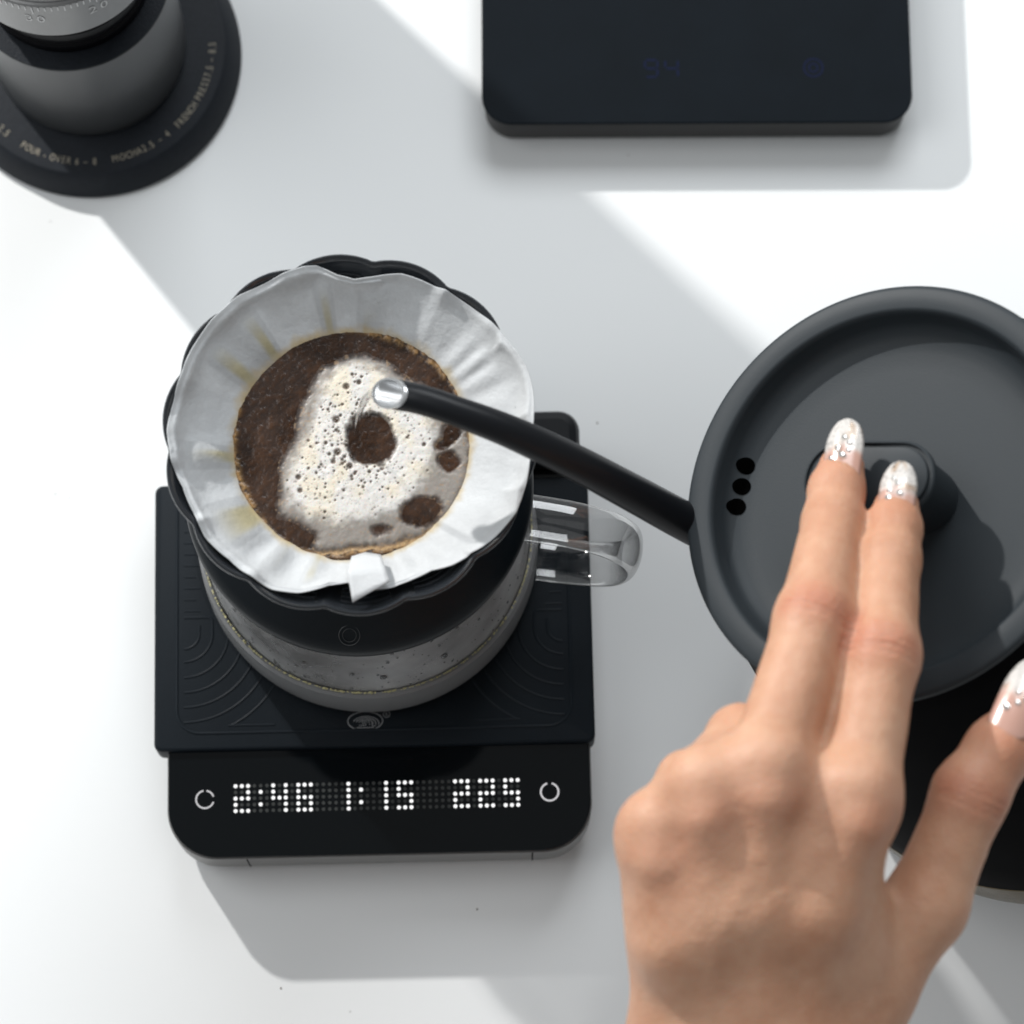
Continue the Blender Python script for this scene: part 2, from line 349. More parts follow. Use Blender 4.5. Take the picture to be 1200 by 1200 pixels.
# open the underside so that it sits over the scale: inner loops
n = len(rr_loop(MW, MH, 2.4, 6)); F = [f for f in F if f != tuple(range(n-1, -1, -1))]
k0 = len(V)
for (w_, h_, z) in ((128.6, 82.4, -8.0), (128.6, 82.4, 1.65)): V += [(x, y, z) for x, y in rr_loop(w_, h_, 1.4, 6)]
for j, (a, b_) in enumerate(((0, k0), (k0, k0+n))):
    for i in range(n): F.append((a+(i+1) % n, a+i, b_+i, b_+(i+1) % n))
F.append(tuple(k0+n+i for i in range(n-1, -1, -1)))
mesh('mat_sheet', V, F, M['silicone'], matt)
ZT = 3.7
def mlp(p):
    x, y = p[0]-MC[0], p[1]-MC[1]; c, s = math.cos(-SA), math.sin(-SA); return (x*c-y*s, x*s+y*c)
IW, IH, IY = 119.0, 90, 6.8      # inset border (open at the back)
def rib(pts, wd=.85):
    V, F = tube([(x, y, ZT-.17) for x, y in pts], wd/2, 8, True, flat=(1.0, 1.0))
    return mesh('raised_rib', V, F, M['rib'], matt, smooth=True, angle=60)
xb = IW/2; yb = -MH/2+5.2
bord = [(-xb, 34)] + [(-xb, yb+7)] + arc(-xb+7, yb+7, 7, 180, 270, 8) + arc(xb-7, yb+7, 7, 270, 360, 8) + [(xb, 34)]
o_ = rib(bord, 1.0); o_.name = 'border_rib'
for sgn in (-1, 1):
    cx, cy = sgn*(xb-2.2), -5.5
    for R in (4.6, 8.6, 13.4, 18, 22.6, 27.2, 31.8):
        pts = []
        for i in range(31):
            a = math.radians(-90+90*i/30); x = cx - sgn*R*math.cos(a); y = cy + R*math.sin(a)
            if y > yb+1.8: pts.append((x, y))
        if R < 10: pts = pts + [(pts[-1][0], cy+2.6 if R < 5 else cy+3.6)]
        if R == 8.6: pts = pts + arc(cx-sgn*(R-1.5), cy+3.6, 1.5, 180 if sgn > 0 else 0, 90, 4)[1:] + [(cx, cy+5.1)]
        if len(pts) > 3: rib(pts)
    for q in range(9):
        y = 1.6+q*3.55; rib([(cx, y), (cx-sgn*(3.6 if q % 2 else 5.0), y)], .7)
for sgn in (-1, 1):
    rib([(sgn*44, yb+2.2), (sgn*30, yb+2.2)])
# emblem printed on the mat
ex, ey = mlp((-44.2, -71.7, 26.1)); mb = MB(); z = ZT+.03
mb.add(ribbon(arc(ex, ey, 5.25, 0, 360, 48, 2.85)[:-1], .24, z, True))
for k_, (rx, ry) in enumerate(((3.9, 2.1), (3.0, 1.6), (2.1, 1.1))): mb.add(ribbon(arc(ex+.2, ey-.7, rx, -15, 165, 24, ry), .2, z))
mb.add(ribbon([(ex-1.9, ey-1.3), (ex+.2, ey-1.3), (ex+.3, ey-.8), (ex-1.0, ey-.6), (ex-.9, ey-.1), (ex+1.2, ey-.2), (ex+1.3, ey-1.3)], .18, z))
mb.add(ribbon([(ex-2.6, ey-2.0), (ex+2.6, ey-2.0)], .2, z)); mb.add(ribbon([(ex+2.1, ey-.6), (ex+2.1, ey-1.6), (ex+3.2, ey-1.5)], .2, z))
mb.build('printed_emblem', M['print_grey'], matt, smooth=False)
rx_, ry_ = mlp((-37.8, -69.6, 26.1)); mb = MB(); mb.add(ribbon(arc(rx_, ry_, 1.0, 0, 360, 24)[:-1], .16, z, True))
V, F = glyph('R', 1.3); mb.add(([(rx_+x, ry_-.45+y, z) for x, y, _ in V], F)); mb.build('registered_mark', M['print_grey'], matt, smooth=False)

# ------------------------------------------------------------------ glass server
AX = (-43.1, -19.5)
server = thing('glass_server', 'clear glass coffee server with thick loop handle, fogged with droplets, standing on the black scale', 'server', (AX[0], AX[1], 26.1))
outer = [(40, 0), (46, .4), (49.5, 2), (51.4, 5), (52.0, 9), (52.0, 18), (51.6, 30), (50.2, 45), (47.6, 58), (45.0, 68), (43.5, 74), (43.8, 80)]
inner = [(42.0, 80), (41.6, 74), (43.0, 68), (45.4, 58), (47.6, 45), (48.7, 30), (49.0, 18), (48.9, 9), (47.4, 5), (44, 3.2), (36, 2.8), (1e-7, 2.8)]
prof = [(1e-7, .6), (36, .6)] + outer + inner[:2] + [(42.3, 72)]
mesh('glass_body', *(lambda VF: (VF[0], VF[1][:-1]))(lathe(prof, 128)), M['thin'], server, angle=60)
# condensation film on the inner wall, and a grey sheet painting in the thick glass's reflections below the coffee line
mesh('condensation', *(lambda VF: (VF[0], VF[1][:-2]))(lathe([(48.4, 24), (48.3, 26), (48.0, 30), (46.9, 45), (44.7, 58), (42.3, 68), (40.9, 74)], 128)), M['fog'], server, kind='stuff')
mesh('grey_wall_sheet', *(lambda VF: (VF[0], VF[1][:-2]))(lathe([(45.5, 1.2), (49.2, 3.2), (50.6, 6), (50.9, 10), (50.8, 18), (50.5, 26), (49.6, 26.6), (48.7, 26.3)], 128)), M['wall_grey'], server)
hp = spline([(42, 0, 74), (49, 0, 74.5), (60, 0, 74), (70, 0, 70), (76.5, 0, 60), (77, 0, 48), (73.5, 0, 37.5), (66, 0, 31.5), (58, 0, 29), (51, 0, 28)], 10)
ha = math.radians(-9.5); hp = [(x*1.02*math.cos(ha), x*1.02*math.sin(ha), z) for x, y, z in hp]
hr = [6.9]*len(hp)
mesh('handle', *tube(hp, hr, 28, flat=(.42, 1.0)), M['loop'], server, angle=60)
# droplets on the inner wall
mb = MB()
def blob(c, r, rad, squash=.5, n=7):
    V = []; F = []; c = Vector(c); nrm = Vector(rad).normalized(); t = nrm.cross(Vector((0, 0, 1))).normalized(); u = nrm.cross(t)
    rows = 3
    for j in range(rows):
        th = math.pi/2*j/rows
        for i in range(n):
            a = 2*math.pi*i/n; V.append(tuple(c + (t*math.cos(a)+u*math.sin(a)*1.15)*r*math.cos(th) + nrm*r*squash*math.sin(th)))
    V.append(tuple(c+nrm*r*squash))
    for j in range(rows-1):
        for i in range(n): F.append((j*n+i, j*n+(i+1) % n, (j+1)*n+(i+1) % n, (j+1)*n+i))
    for i in range(n): F.append(((rows-1)*n+i, (rows-1)*n+(i+1) % n, rows*n))
    return V, F
for i in range(520):
    a = math.radians(random.uniform(175, 375)); h = random.uniform(12, 72)
    R = np.interp(h, [9.5, 18, 30, 45, 58, 68, 74], [47.9, 48.6, 48.35, 47.25, 45.05, 42.65, 41.3]) + .0
    r = min(1.1, .19*math.exp(random.gauss(.25, .6))); mb.add(blob((R*math.cos(a), R*math.sin(a), h), r, (math.cos(a), math.sin(a), .15)))
mb.build('water_droplets', M['drop'], server, kind='stuff', angle=0)
# brewed coffee inside
cof = thing('brewed_coffee', 'dark brewed coffee with a thin pale froth line, low inside the glass server', 'coffee', (AX[0], AX[1], 29.2))
mesh('coffee_pool', *lathe([(36, .05), (43.5, .3), (46.5, 2.3), (48.3, 6), (48.5, 12), (48.4, 19.4), (1e-7, 19.4)], 96), M['coffee'], cof)
mb = MB()
for i in range(900):
    a = random.uniform(0, 2*math.pi); th = fbm(np.array([[math.cos(a)*4, math.sin(a)*4, 0]]), 3)[0]
    if random.random() < .35+th*.7:
        R = 49.0; dzf = random.gauss(0, .25+.7*max(0, th-.5)); mb.add(blob((R*math.cos(a), R*math.sin(a), 24.0+dzf), random.uniform(.14, .34), (.01, .02, 1), .6, 6))
mb.build('froth_line', M['froth'], cof, kind='stuff', angle=0)

# ------------------------------------------------------------------ dripper
NOTCH = math.radians(83)
def scal(a, amp): return amp*(abs(math.sin(7*(a-NOTCH)))**.8 - .62)
drip = thing('coffee_dripper', 'smoky black scalloped pour-over dripper with wide holder ring on top of the glass server', 'dripper', (AX[0], AX[1], 106))
def rfd(r, z, a):
    k_ = max(0., min(1., (z-22)/30)); return r + scal(a, 2.0*k_)
dp0 = [(14, 4), (20, 14), (30, 30), (38, 41), (44, 49), (47.2, 52.2), (48.4, 53.6), (48.9, 54.6), (48.75, 55.3), (48.2, 55.6), (47.5, 55.0), (46.8, 53.4), (43.4, 48.6), (37.2, 39.6), (29.2, 28.9), (19.2, 13.4), (13.2, 3)]
dp = [(r+(.35 if z > 40 else 0), z) for r, z in dp0]
mesh('cone_wall', *lathe(dp, 280, rf=rfd, close=True), M['smoke'], drip, angle=50)
for q in range(14):   # inner moulded ribs in each flute
    a = NOTCH + (q+.5)*math.pi/7; mb = MB()
    for zz in (43.5, 46, 48.5, 51):
        R = np.interp(zz, [39.6, 48.6, 53.4], [37.2, 43.4, 46.8])
        pts = [((R+scal(a+d, 2.0*min(1, (zz-22)/30)))*math.cos(a+d), (R+scal(a+d, 2.0*min(1, (zz-22)/30)))*math.sin(a+d), zz) for d in np.linspace(-.15, .15, 9)]
        mb.add(tube(pts, .38, 6))
    mb.build('flute_ribs', M['smoke'], drip)
mesh('holder_ring', *lathe([(41, -3), (46.6, -3), (48.6, -2), (49.2, 0), (49.2, 1.6), (48.5, 3.4), (46.4, 5.4), (42, 8.6), (36, 12.8), (30, 17), (24, 22), (22, 20), (28, 14), (38, 6), (41, 2)], 128, close=True), M['ring'], drip, angle=40)
# small embossed roundel on the ring's front shoulder
rc = (-.8-1.0, -44.6, 7.15); mb = MB()
for rr_, wd in ((2.9, .22), (1.9, .18)):
    pts = [(rc[0]+rr_*math.cos(t_), rc[1]+rr_*math.sin(t_)*.86, rc[2]-.35+ (rr_*math.sin(t_)*.86)*.62) for t_ in np.linspace(0, 2*math.pi, 25)]
    mb.add(tube(pts, wd/2, 5))
mb.build('embossed_roundel', M['ringprint'], drip)

# ------------------------------------------------------------------ paper filter
edge = [(-52.3, 27.2, 161.0), (-47.0, 24.7, 161.0), (-42.4, 23.5, 161.0), (-36.7, 24.5, 161.0), (-29.8, 25.0, 161.0), (-22.9, 22.6, 161.0), (-16.0, 19.0, 161.0), (-9.1, 14.2, 161.0), (-3.4, 8.7, 161.0), (0.7, 3.4, 161.0),
 (3.9, -1.8, 161.0), (5.5, -7.3, 161.0), (6.1, -13.2, 161.0), (5.4, -20.2, 161.0), (4.7, -27.3, 161.0), (3.8, -34.3, 161.0), (1.1, -41.7, 161.0), (-3.4, -47.1, 161.0), (-9.0, -51.7, 161.0), (-15.7, -55.6, 161.0), (-21.3, -57.0, 161.0), (-25.7, -59.3, 161.0),
 (-31.3, -61.6, 161.0), (-36.9, -62.1, 161.0), (-43.2, -60.2, 161.0), (-48.1, -61.1, 161.0), (-55.9, -63.0, 161.0), (-63.1, -62.1, 161.0), (-69.4, -58.6, 161.0), (-74.4, -54.0, 161.0), (-80.8, -48.2, 161.0), (-84.1, -41.3, 161.0), (-87.0, -34.3, 161.0), (-90.3, -27.3, 161.0), (-91.5, -19.1, 161.0), (-90.1, -10.8, 161.0),
 (-88.2, -3.7, 161.0), (-85.2, 3.9, 161.0), (-80.4, 11.1, 161.0), (-73.7, 17.8, 161.0), (-66.4, 22.1, 161.0), (-59.2, 25.5, 161.0)]
EA = np.array([math.atan2(p[1]-AX[1], p[0]-AX[0]) for p in edge]) % (2*math.pi); ER = np.array([math.hypot(p[0]-AX[0], p[1]-AX[1]) for p in edge])
o = np.argsort(EA); EA = EA[o]; ER = ER[o]
filt = thing('paper_filter', 'white wet paper filter with tan stains, seam corner folded over the dripper rim', 'filter', (AX[0], AX[1], 106))
NA = 560; ts = np.concatenate([np.linspace(0, .35, 10), np.linspace(.37, 1, 48)])
A = np.linspace(0, 2*np.pi, NA, endpoint=False); AA, TT = np.meshgrid(A, ts)
RE = np.interp(AA, np.concatenate([EA-2*np.pi, EA, EA+2*np.pi]), np.tile(ER, 3))
Pn = np.stack([np.cos(AA)*3, np.sin(AA)*3, TT*1.5], -1)
base_r = np.interp(TT, [0, .35, .62, .88, 1], [10, 29.5, 36.5, 43.5, 45.2])
base_z = np.interp(TT, [0, .35, .62, .88, 1], [10, 41.2, 46.6, 52.2, 54.2])
RR = 49.4 + 2.0*(np.abs(np.sin(7*(AA-NOTCH)))**.8-.62)
base_z += 2.3*sst(-2.6, -1.2, RE-RR)*sst(.8, .97, TT)
k = sst(.5, 1, TT); r_ = base_r + (RE-45.2)*k*TT
ph = 7*(AA-NOTCH)
flute = (np.abs(np.sin(ph))**.9-.6); r_ += flute*1.3*sst(.45, .85, TT)*(1-.8*k)
# pleats: sharp triangle-wave creases of varied depth
pl = np.abs(((AA*7/np.pi + .7*(fbm(np.stack([np.cos(AA)*1.3, np.sin(AA)*1.3, 0*AA], -1), 2, 5)-.5)*6) % 1)-.5)*2
pw = .35+.65*sst(.3, .8, .5+.5*np.cos(AA-math.radians(175))); pl = pl*pl*(3-2*pl)
z_ = base_z + (pl-.5)*1.9*pw*sst(.40, .62, TT)*(1-sst(.72, .9, TT)) + (fbm(Pn*1.4, 3, 11)-.5)*1.3*sst(.35, .6, TT)
z_ += 1.1*np.exp(-((TT-.9)/.035)**2)*(1-.4*np.abs(np.sin(ph))) * (np.cos(AA-math.radians(190)) > -.35)*1.0   # inner crease line near the edge
z_ += .3*sst(.93, 1, TT)*np.sin(AA*5+1)
kk = np.clip((z_-22)/30, 0, 1); eff = r_-2.0*kk*(np.abs(np.sin(ph))**.8-.62)-.35*(z_ > 40)
zw = np.interp(eff, [13.2, 19.2, 29.2, 37.2, 43.4, 46.8, 47.5, 48.2, 48.9], [3, 13.4, 28.9, 39.6, 48.6, 53.4, 55.0, 55.6, 55.5])
z_ = np.where(eff < 49.3, np.maximum(z_, zw+.45), z_)
V = np.stack([r_*np.cos(AA), r_*np.sin(AA), z_], -1).reshape(-1, 3)
# colours: paper, yellow stains in the pleats near the slurry, brown fringe
stain = sst(.80, .99, pl)*(1-sst(.56, .86, TT))*sst(.25, .8, .5+.5*np.cos(AA-math.radians(178)))*sst(.3, .6, fbm(Pn*1.7, 3, 3))
patchy = sst(.35, .75, fbm(Pn*1.3+7, 3, 21))
c_p = np.array([.70, .715, .725]); c_shade = np.array([.56, .585, .605]); c_y = np.array([.58, .50, .24]); c_b = np.array([.33, .17, .05])
shade_side = (1-sst(.35, .8, .5+.5*np.cos(AA-math.radians(-40))))[..., None]  # upper-left paper painted greyer, as the side in shade
col = c_p*(1-shade_side*.55*(1-.4*patchy[..., None]))+c_shade*shade_side*.55*(1-.4*patchy[..., None])
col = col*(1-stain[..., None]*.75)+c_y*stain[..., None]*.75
panel = (sst(.5, .62, pl)*sst(.3, .8, .5+.5*np.cos(AA-math.radians(165)))*sst(.38, .5, TT)*(1-sst(.8, .86, TT)))[..., None]; col = col*(1-.16*panel)  # darker double-layer panels, also painting in the weak pleat shading
fr = (1-sst(.41, .53, TT+(fbm(Pn*5, 3, 8)-.5)*.13))[..., None]; col = col*(1-fr*.85)+np.array([.60, .47, .25])*fr*.85
col = col*(1+(fbm(Pn*40, 2, 77)-.5)*.10+(fbm(Pn*9, 3, 78)-.5)*.10)[..., None]; col = col.reshape(-1, 3)
F = []; m_ = len(ts)
for j in range(m_-1):
    for i in range(NA): F.append((j*NA+i, j*NA+(i+1) % NA, (j+1)*NA+(i+1) % NA, (j+1)*NA+i))
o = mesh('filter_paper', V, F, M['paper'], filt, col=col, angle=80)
md = o.modifiers.new('thickness', 'SOLIDIFY'); md.thickness = .00022; md.offset = -1
# folded seam corner
tb = [(-42.5, -51.6, 154.0), (-39.0, -50.1, 152.5), (-34.6, -51.4, 155.0), (-43.1, -58.0, 162.4), (-38.0, -57.1, 161.6), (-33.1, -57.0, 161.2), (-41.7, -66.1, 162.8), (-37.7, -63.7, 163.0), (-32.0, -60.3, 162.2)]
Vt = [(p[0]-AX[0], p[1]-AX[1], p[2]-106) for p in tb]; Ft = [(0, 3, 4, 1), (1, 4, 5, 2), (3, 6, 7, 4), (4, 7, 8, 5)]
o = mesh('seam_corner', Vt, Ft, M['paper'], filt, col=np.tile(c_p, (9, 1))*1.03, angle=80)
md = o.modifiers.new('sub', 'SUBSURF'); md.levels = 2; md.render_levels = 2; md.subdivision_type = 'SIMPLE'
md = o.modifiers.new('thickness', 'SOLIDIFY'); md.thickness = .0004; md.offset = -1

# ------------------------------------------------------------------ coffee slurry (grounds and foam)
ZC = 149.0
def p2(pts): return np.array([(p[0], p[1]) for p in pts])
def sdf_poly(X, Y, poly):
    d = np.full(X.shape, 1e9); ins = np.zeros(X.shape, bool); n = len(poly)
    for i in range(n):
        x0, y0 = poly[i]; x1, y1 = poly[(i+1) % n]; ex, ey = x1-x0, y1-y0
        t = np.clip(((X-x0)*ex+(Y-y0)*ey)/(ex*ex+ey*ey), 0, 1); d = np.minimum(d, np.hypot(X-x0-t*ex, Y-y0-t*ey))
        c = ((y0 > Y) != (y1 > Y)) & (X < (x1-x0)*(Y-y0)/((y1-y0)+1e-12)+x0); ins ^= c
    return np.where(ins, -d, d)
rim = p2([(-69.2, 2.8, 149.0), (-62.4, 8.3, 149.0), (-54.4, 12.5, 149.0), (-46.3, 13.9, 149.0), (-37.0, 12.5, 149.0), (-27.7, 8.8, 149.0), (-19.6, 2.8, 149.0), (-13.4, -5.4, 149.0), (-10.1, -14.5, 149.0), (-9.4, -24.0, 149.0), (-11.4, -33.5, 149.0), (-16.4, -41.0, 149.0), (-22.8, -45.7, 149.0),
 (-30.7, -48.8, 149.0), (-40.9, -49.9, 149.0), (-51.2, -51.1, 149.0), (-58.0, -49.9, 149.0), (-63.3, -45.7, 149.0), (-68.9, -39.4, 149.0), (-73.2, -31.1, 149.0), (-75.4, -22.8, 149.0), (-75.6, -13.3, 149.0), (-73.5, -4.4, 149.0)])
foamP = p2([(-45.0, 5.2, 149.0), (-39.3, 6.2, 149.0), (-33.5, 4.0, 149.0), (-28.1, -0.3, 149.0), (-23.0, -3.0, 149.0), (-17.5, -7.3, 149.0), (-14.3, -9.7, 149.0), (-11.0, -15.7, 149.0), (-10.1, -24.0, 149.0), (-12.3, -33.5, 149.0), (-17.1, -40.6, 149.0), (-23.2, -45.0, 149.0), (-30.7, -47.8, 149.0), (-40.9, -49.0, 149.0), (-51.2, -49.9, 149.0), (-54.2, -47.6, 149.0), (-52.8, -44.5, 149.0),
 (-56.5, -42.4, 149.0), (-60.0, -41.0, 149.0), (-62.7, -39.8, 149.0), (-63.2, -35.8, 149.0), (-62.9, -31.1, 149.0), (-63.0, -25.9, 149.0), (-61.0, -22.1, 149.0), (-58.3, -17.3, 149.0), (-58.6, -12.1, 149.0), (-56.8, -7.8, 149.0), (-54.8, -3.7, 149.0), (-53.5, -0.1, 149.0), (-50.8, 2.8, 149.0)])
thick = p2([(-46.2, 1.8, 149.0), (-40.4, 2.8, 149.0), (-34.6, -0.1, 149.0), (-27.6, -7.3, 149.0), (-21.8, -12.1, 149.0), (-20.2, -18.1, 149.0), (-21.8, -25.9, 149.0), (-26.0, -33.5, 149.0), (-30.8, -38.2, 149.0), (-38.8, -40.6, 149.0), (-46.7, -41.5, 149.0), (-53.6, -39.4, 149.0), (-59.4, -36.3, 149.0), (-60.4, -31.1, 149.0), (-58.4, -24.0, 149.0), (-54.0, -15.7, 149.0), (-52.5, -8.5, 149.0), (-50.3, -2.0, 149.0)])
blobs = [((-37.9, -18.3, 149.0), 6.7, 7.2, .25), ((-16.3, -15.9, 149.0), 2.3, 5.0, -.4), ((-17.0, -24.2, 149.0), 2.9, 3.2, 0), ((-24.2, -38.2, 149.0), 5.6, 3.9, .3), ((-34.9, -43.4, 149.0), 1.9, 1.1, 0), ((-57.2, -45.3, 149.0), 3.6, 2.6, -.4), ((-18.8, -19.7, 149.0), 1.6, 1.3, 0)]
h = .17; xs = np.arange(-78, -8, h); ys = np.arange(-56, 16, h); X, Y = np.meshgrid(xs, ys)
Pq = np.stack([X, Y, 0*X], -1)
wx = (fbm(Pq*.35, 4, 31)-.5)*2.4; wy = (fbm(Pq*.35, 4, 47)-.5)*2.4
sr = sdf_poly(X+wx*.5, Y+wy*.5, rim); sf = sdf_poly(X+wx*.8, Y+wy*.8, foamP); st = sdf_poly(X+wx, Y+wy, thick)
isl = np.full(X.shape, 1e9)
for (c, ra, rb, rot) in blobs:
    dx, dy = X+wx*.9-c[0], Y+wy*.9-c[1]; cr, sn = math.cos(rot), math.sin(rot); u, v_ = dx*cr+dy*sn, -dx*sn+dy*cr
    isl = np.minimum(isl, (np.hypot(u/ra, v_/rb)-1)*min(ra, rb))
fine = fbm(Pq*3.2, 3, 61); mid = fbm(Pq*.8, 4, 71); grain = vnoise(Pq*5.5, 81)
dark = np.array([.017, .0085, .005]); dark2 = np.array([.042, .017, .006]); oran = np.array([.34, .13, .028])
bm = sst(.3, .8, fine*.35+mid*.65)[..., None]; base = dark*1.25*(1-bm)+dark2*bm
greyw = sst(.3, .7, fbm(Pq*.12, 3, 17))[..., None]; base = base*(.75+.5*greyw) + .007*greyw
sp = (sst(.86, .93, grain)*sst(.3, .6, fine))[..., None]; base = base*(1-sp)+oran*sp*.22
fringe = (np.exp(-((sr+.7)/.8)**2)*sst(.25, .6, mid))[..., None]; base = base*(1-fringe*.75)+np.array([.34, .20, .08])*fringe*.75*(.35+1.2*fine[..., None])
inside = sr < 1.2
def grid_mesh(name, mask, Z, C, m, parent, **k):
    idx = -np.ones(X.shape, np.int64); idx[mask] = np.arange(mask.sum())
    q = mask[:-1, :-1] & mask[1:, :-1] & mask[:-1, 1:] & mask[1:, 1:]; jj, ii = np.nonzero(q)
    F = np.stack([idx[jj, ii], idx[jj, ii+1], idx[jj+1, ii+1], idx[jj+1, ii]], 1)
    V = np.stack([X[mask], Y[mask], Z[mask]], 1); me = bpy.data.meshes.new(name); V = (V-np.array([AX[0], AX[1], ZC]))*MM
    me.vertices.add(len(V)); me.vertices.foreach_set('co', V.ravel()); me.loops.add(F.size); me.loops.foreach_set('vertex_index', F.ravel().astype(np.int32))
    me.polygons.add(len(F)); me.polygons.foreach_set('loop_start', np.arange(0, F.size, 4, dtype=np.int32)); me.polygons.foreach_set('loop_total', np.full(len(F), 4, np.int32))
    me.update(calc_edges=True); me.materials.append(m); me.polygons.foreach_set('use_smooth', np.ones(len(F), bool))
    a = me.color_attributes.new('Col', 'FLOAT_COLOR', 'POINT'); c = np.ones((len(V), 4), np.float32); c[:, :3] = C[mask]; a.data.foreach_set('color', c.ravel())
    o = bpy.data.objects.new(name, me); S.collection.objects.link(o); o.parent = parent
    for kk, vv in k.items(): o[kk] = vv
    return o
slur = thing('coffee_slurry', 'round bed of wet dark coffee grounds topped with pale bubbly foam inside the paper filter', 'coffee', (AX[0], AX[1], ZC))
Zb = ZC + (fine-.5)*.04 + (mid-.5)*.24 + (grain > .8)*.03 + .5*sst(-2.5, .8, sr)
grid_mesh('wet_grounds', inside, Zb, base, M['slurry'], slur)
# foam
fth = sst(.6, -3.4, sf)*sst(-.6, 1.3, isl)            # 0..1 coverage
thk = sst(2.0, -2.5, st+(mid-.5)*3)
fcol = np.array([.70, .64, .53]); fcool = np.array([.67, .65, .62]); thin = np.array([.30, .275, .25])
warm = sst(.35, .7, fbm(Pq*.22+3, 3, 91))[..., None]; fc = fcol*warm+fcool*(1-warm)
grey = np.array([.25, .225, .20])
C = grey*(1-thk[..., None])+fc*thk[..., None]
edge_ = sst(.06, 1.0, fth + (mid-.5)*.5)[..., None]
C = base*(1-edge_)+C*edge_
fl2 = (sst(.62, .8, fbm(Pq*1.3, 3, 103))*(1-thk*.75))[..., None]; C = C*(1-fl2*.5)+np.array([.34, .22, .12])*fl2*.5
fr2 = np.exp(-((sr+1.1)/.75)**2)[..., None]; C = C*(1-fr2*.7)+np.array([.46, .29, .13])*fr2*.7*(.3+1.2*fine[..., None])
# bubbles
bl = [((-44.7, -3.5, 149.0), .95), ((-47.3, -12.8, 149.0), 1.05), ((-46.8, -21.9, 149.0), 1.05), ((-43.5, -25.7, 149.0), .9), ((-47.9, -24.5, 149.0), .7), ((-57.2, -28.8, 149.0), .8), ((-56.7, -32.5, 149.0), .75), ((-23.6, -19.7, 149.0), .6), ((-41.3, -2.3, 149.0), .75), ((-34.8, -26.4, 149.0), .6),
 ((-38.2, -27.3, 149.0), .52), ((-42.1, -27.8, 149.0), .5), ((-50.0, -19.3, 149.0), .55), ((-43.1, -0.1, 149.0), .5), ((-40.6, -0.8, 149.0), .45), ((-51.7, -26.1, 149.0), .45), ((-45.4, -25.0, 149.0), .5), ((-39.8, -31.6, 149.0), .45), ((-45.0, -32.5, 149.0), .4), ((-50.0, -38.4, 149.0), .45), ((-50.2, -40.1, 149.0), .4), ((-48.8, -8.3, 149.0), .4), ((-47.0, -5.9, 149.0), .38), ((-28.2, -17.8, 149.0), .38)]
bl = [(c[0], c[1], r*1.0) for c, r in bl]
while len(bl) < 950:
    x, y = random.uniform(-66, -22), random.uniform(-46, 6); i, j = int((y+56)/h), int((x+78)/h)
    if st[j if False else i, j] < 0 and isl[i, j] > .2:
        g_ = math.exp(-((x+45)**2+(y+20)**2)/200); r = .09+.24*random.random()**4*(1+g_)
        if random.random() < .25+g_: bl.append((x, y, r))
dep = np.zeros(X.shape); dk = np.zeros(X.shape)
for x, y, r in bl:
    i0, j0 = int((y-1.6+56)/h), int((x-1.6+78)/h); i1, j1 = i0+int(3.4/h), j0+int(3.4/h)
    dd = np.hypot(X[i0:i1, j0:j1]-x, Y[i0:i1, j0:j1]-y); w_ = sst(r*1.25, r*.6, dd) if r > .3 else sst(r*1.9, r*.4, dd)*.8
    dk[i0:i1, j0:j1] = np.maximum(dk[i0:i1, j0:j1], w_)
    dep[i0:i1, j0:j1] = np.maximum(dep[i0:i1, j0:j1], w_*min(r, .6))
C = C*(1-dk[..., None]*.9)+np.array([.07, .038, .018])*dk[..., None]*.9
Zf = Zb + .05 + .85*sst(.1, 1.0, fth)*(.5+.6*thk) - dep*.8
grid_mesh('foam', (fth > .02) & inside, Zf, C, M['foam'], slur)
mb = MB()
for x, y, r in bl:
    if r > .34: mb.add(blob((x-AX[0], y-AX[1], .15), r*.82, (.01, .02, 1), .55, 12))
mb.build('foam_bubbles', M['bubble'], slur, kind='stuff', angle=0)
# thin stream of water from the spout
wst = thing('water_stream', 'thin clear stream of water falling from the spout tip into the foam', 'water', (-42.0, -16.6, 149.6))
p0 = (-36.9, -14.2, 179.0); p1 = (-42.0, -16.6, 149.6)
mesh('stream', *tube([(p0[0]+(p1[0]-p0[0])*t**.5, p0[1]+(p1[1]-p0[1])*t**.5, p0[2]+(p1[2]-p0[2])*t) for t in np.linspace(0, 1, 14)], np.linspace(.95, .5, 14), 12), M['loop'], wst, off=(-42.0, -16.6, 149.6), angle=60)

# ------------------------------------------------------------------ kettle
LC = np.array([97.5, -38., 170.]); nn = Vector((-.53, .08, 1)).normalized(); sdir = Vector((-.989, .149, 0))
exv = (sdir-sdir.dot(nn)*nn).normalized(); eyv = nn.cross(exv)
RK = Matrix((exv, eyv, nn)).transposed()
ket = thing('gooseneck_kettle', 'dark grey gooseneck kettle tipped to pour, its long black spout over the foam', 'kettle', tuple(LC), RK)
def kl_(p): d = Vector(p)-Vector(LC); return (d.dot(exv), d.dot(eyv), d.dot(nn))
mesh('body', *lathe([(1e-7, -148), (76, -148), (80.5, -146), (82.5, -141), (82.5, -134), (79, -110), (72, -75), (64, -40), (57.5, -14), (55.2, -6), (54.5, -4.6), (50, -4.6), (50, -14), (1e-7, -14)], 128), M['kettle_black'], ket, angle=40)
lid = mesh('lid', *lathe([(48, -13), (53.8, -4.4), (55.8, -3.6), (57.2, -2.0), (57.3, -.9), (56.8, -.2), (55.9, .1), (51.0, .4), (50.1, .0), (49.5, -1.6), (48.8, -5.0), (47.4, -7.0), (44.6, -8.2), (41, -8.6), (36, -8.6), (1e-7, -8.5)], 160), M['kettle'], ket, angle=50)
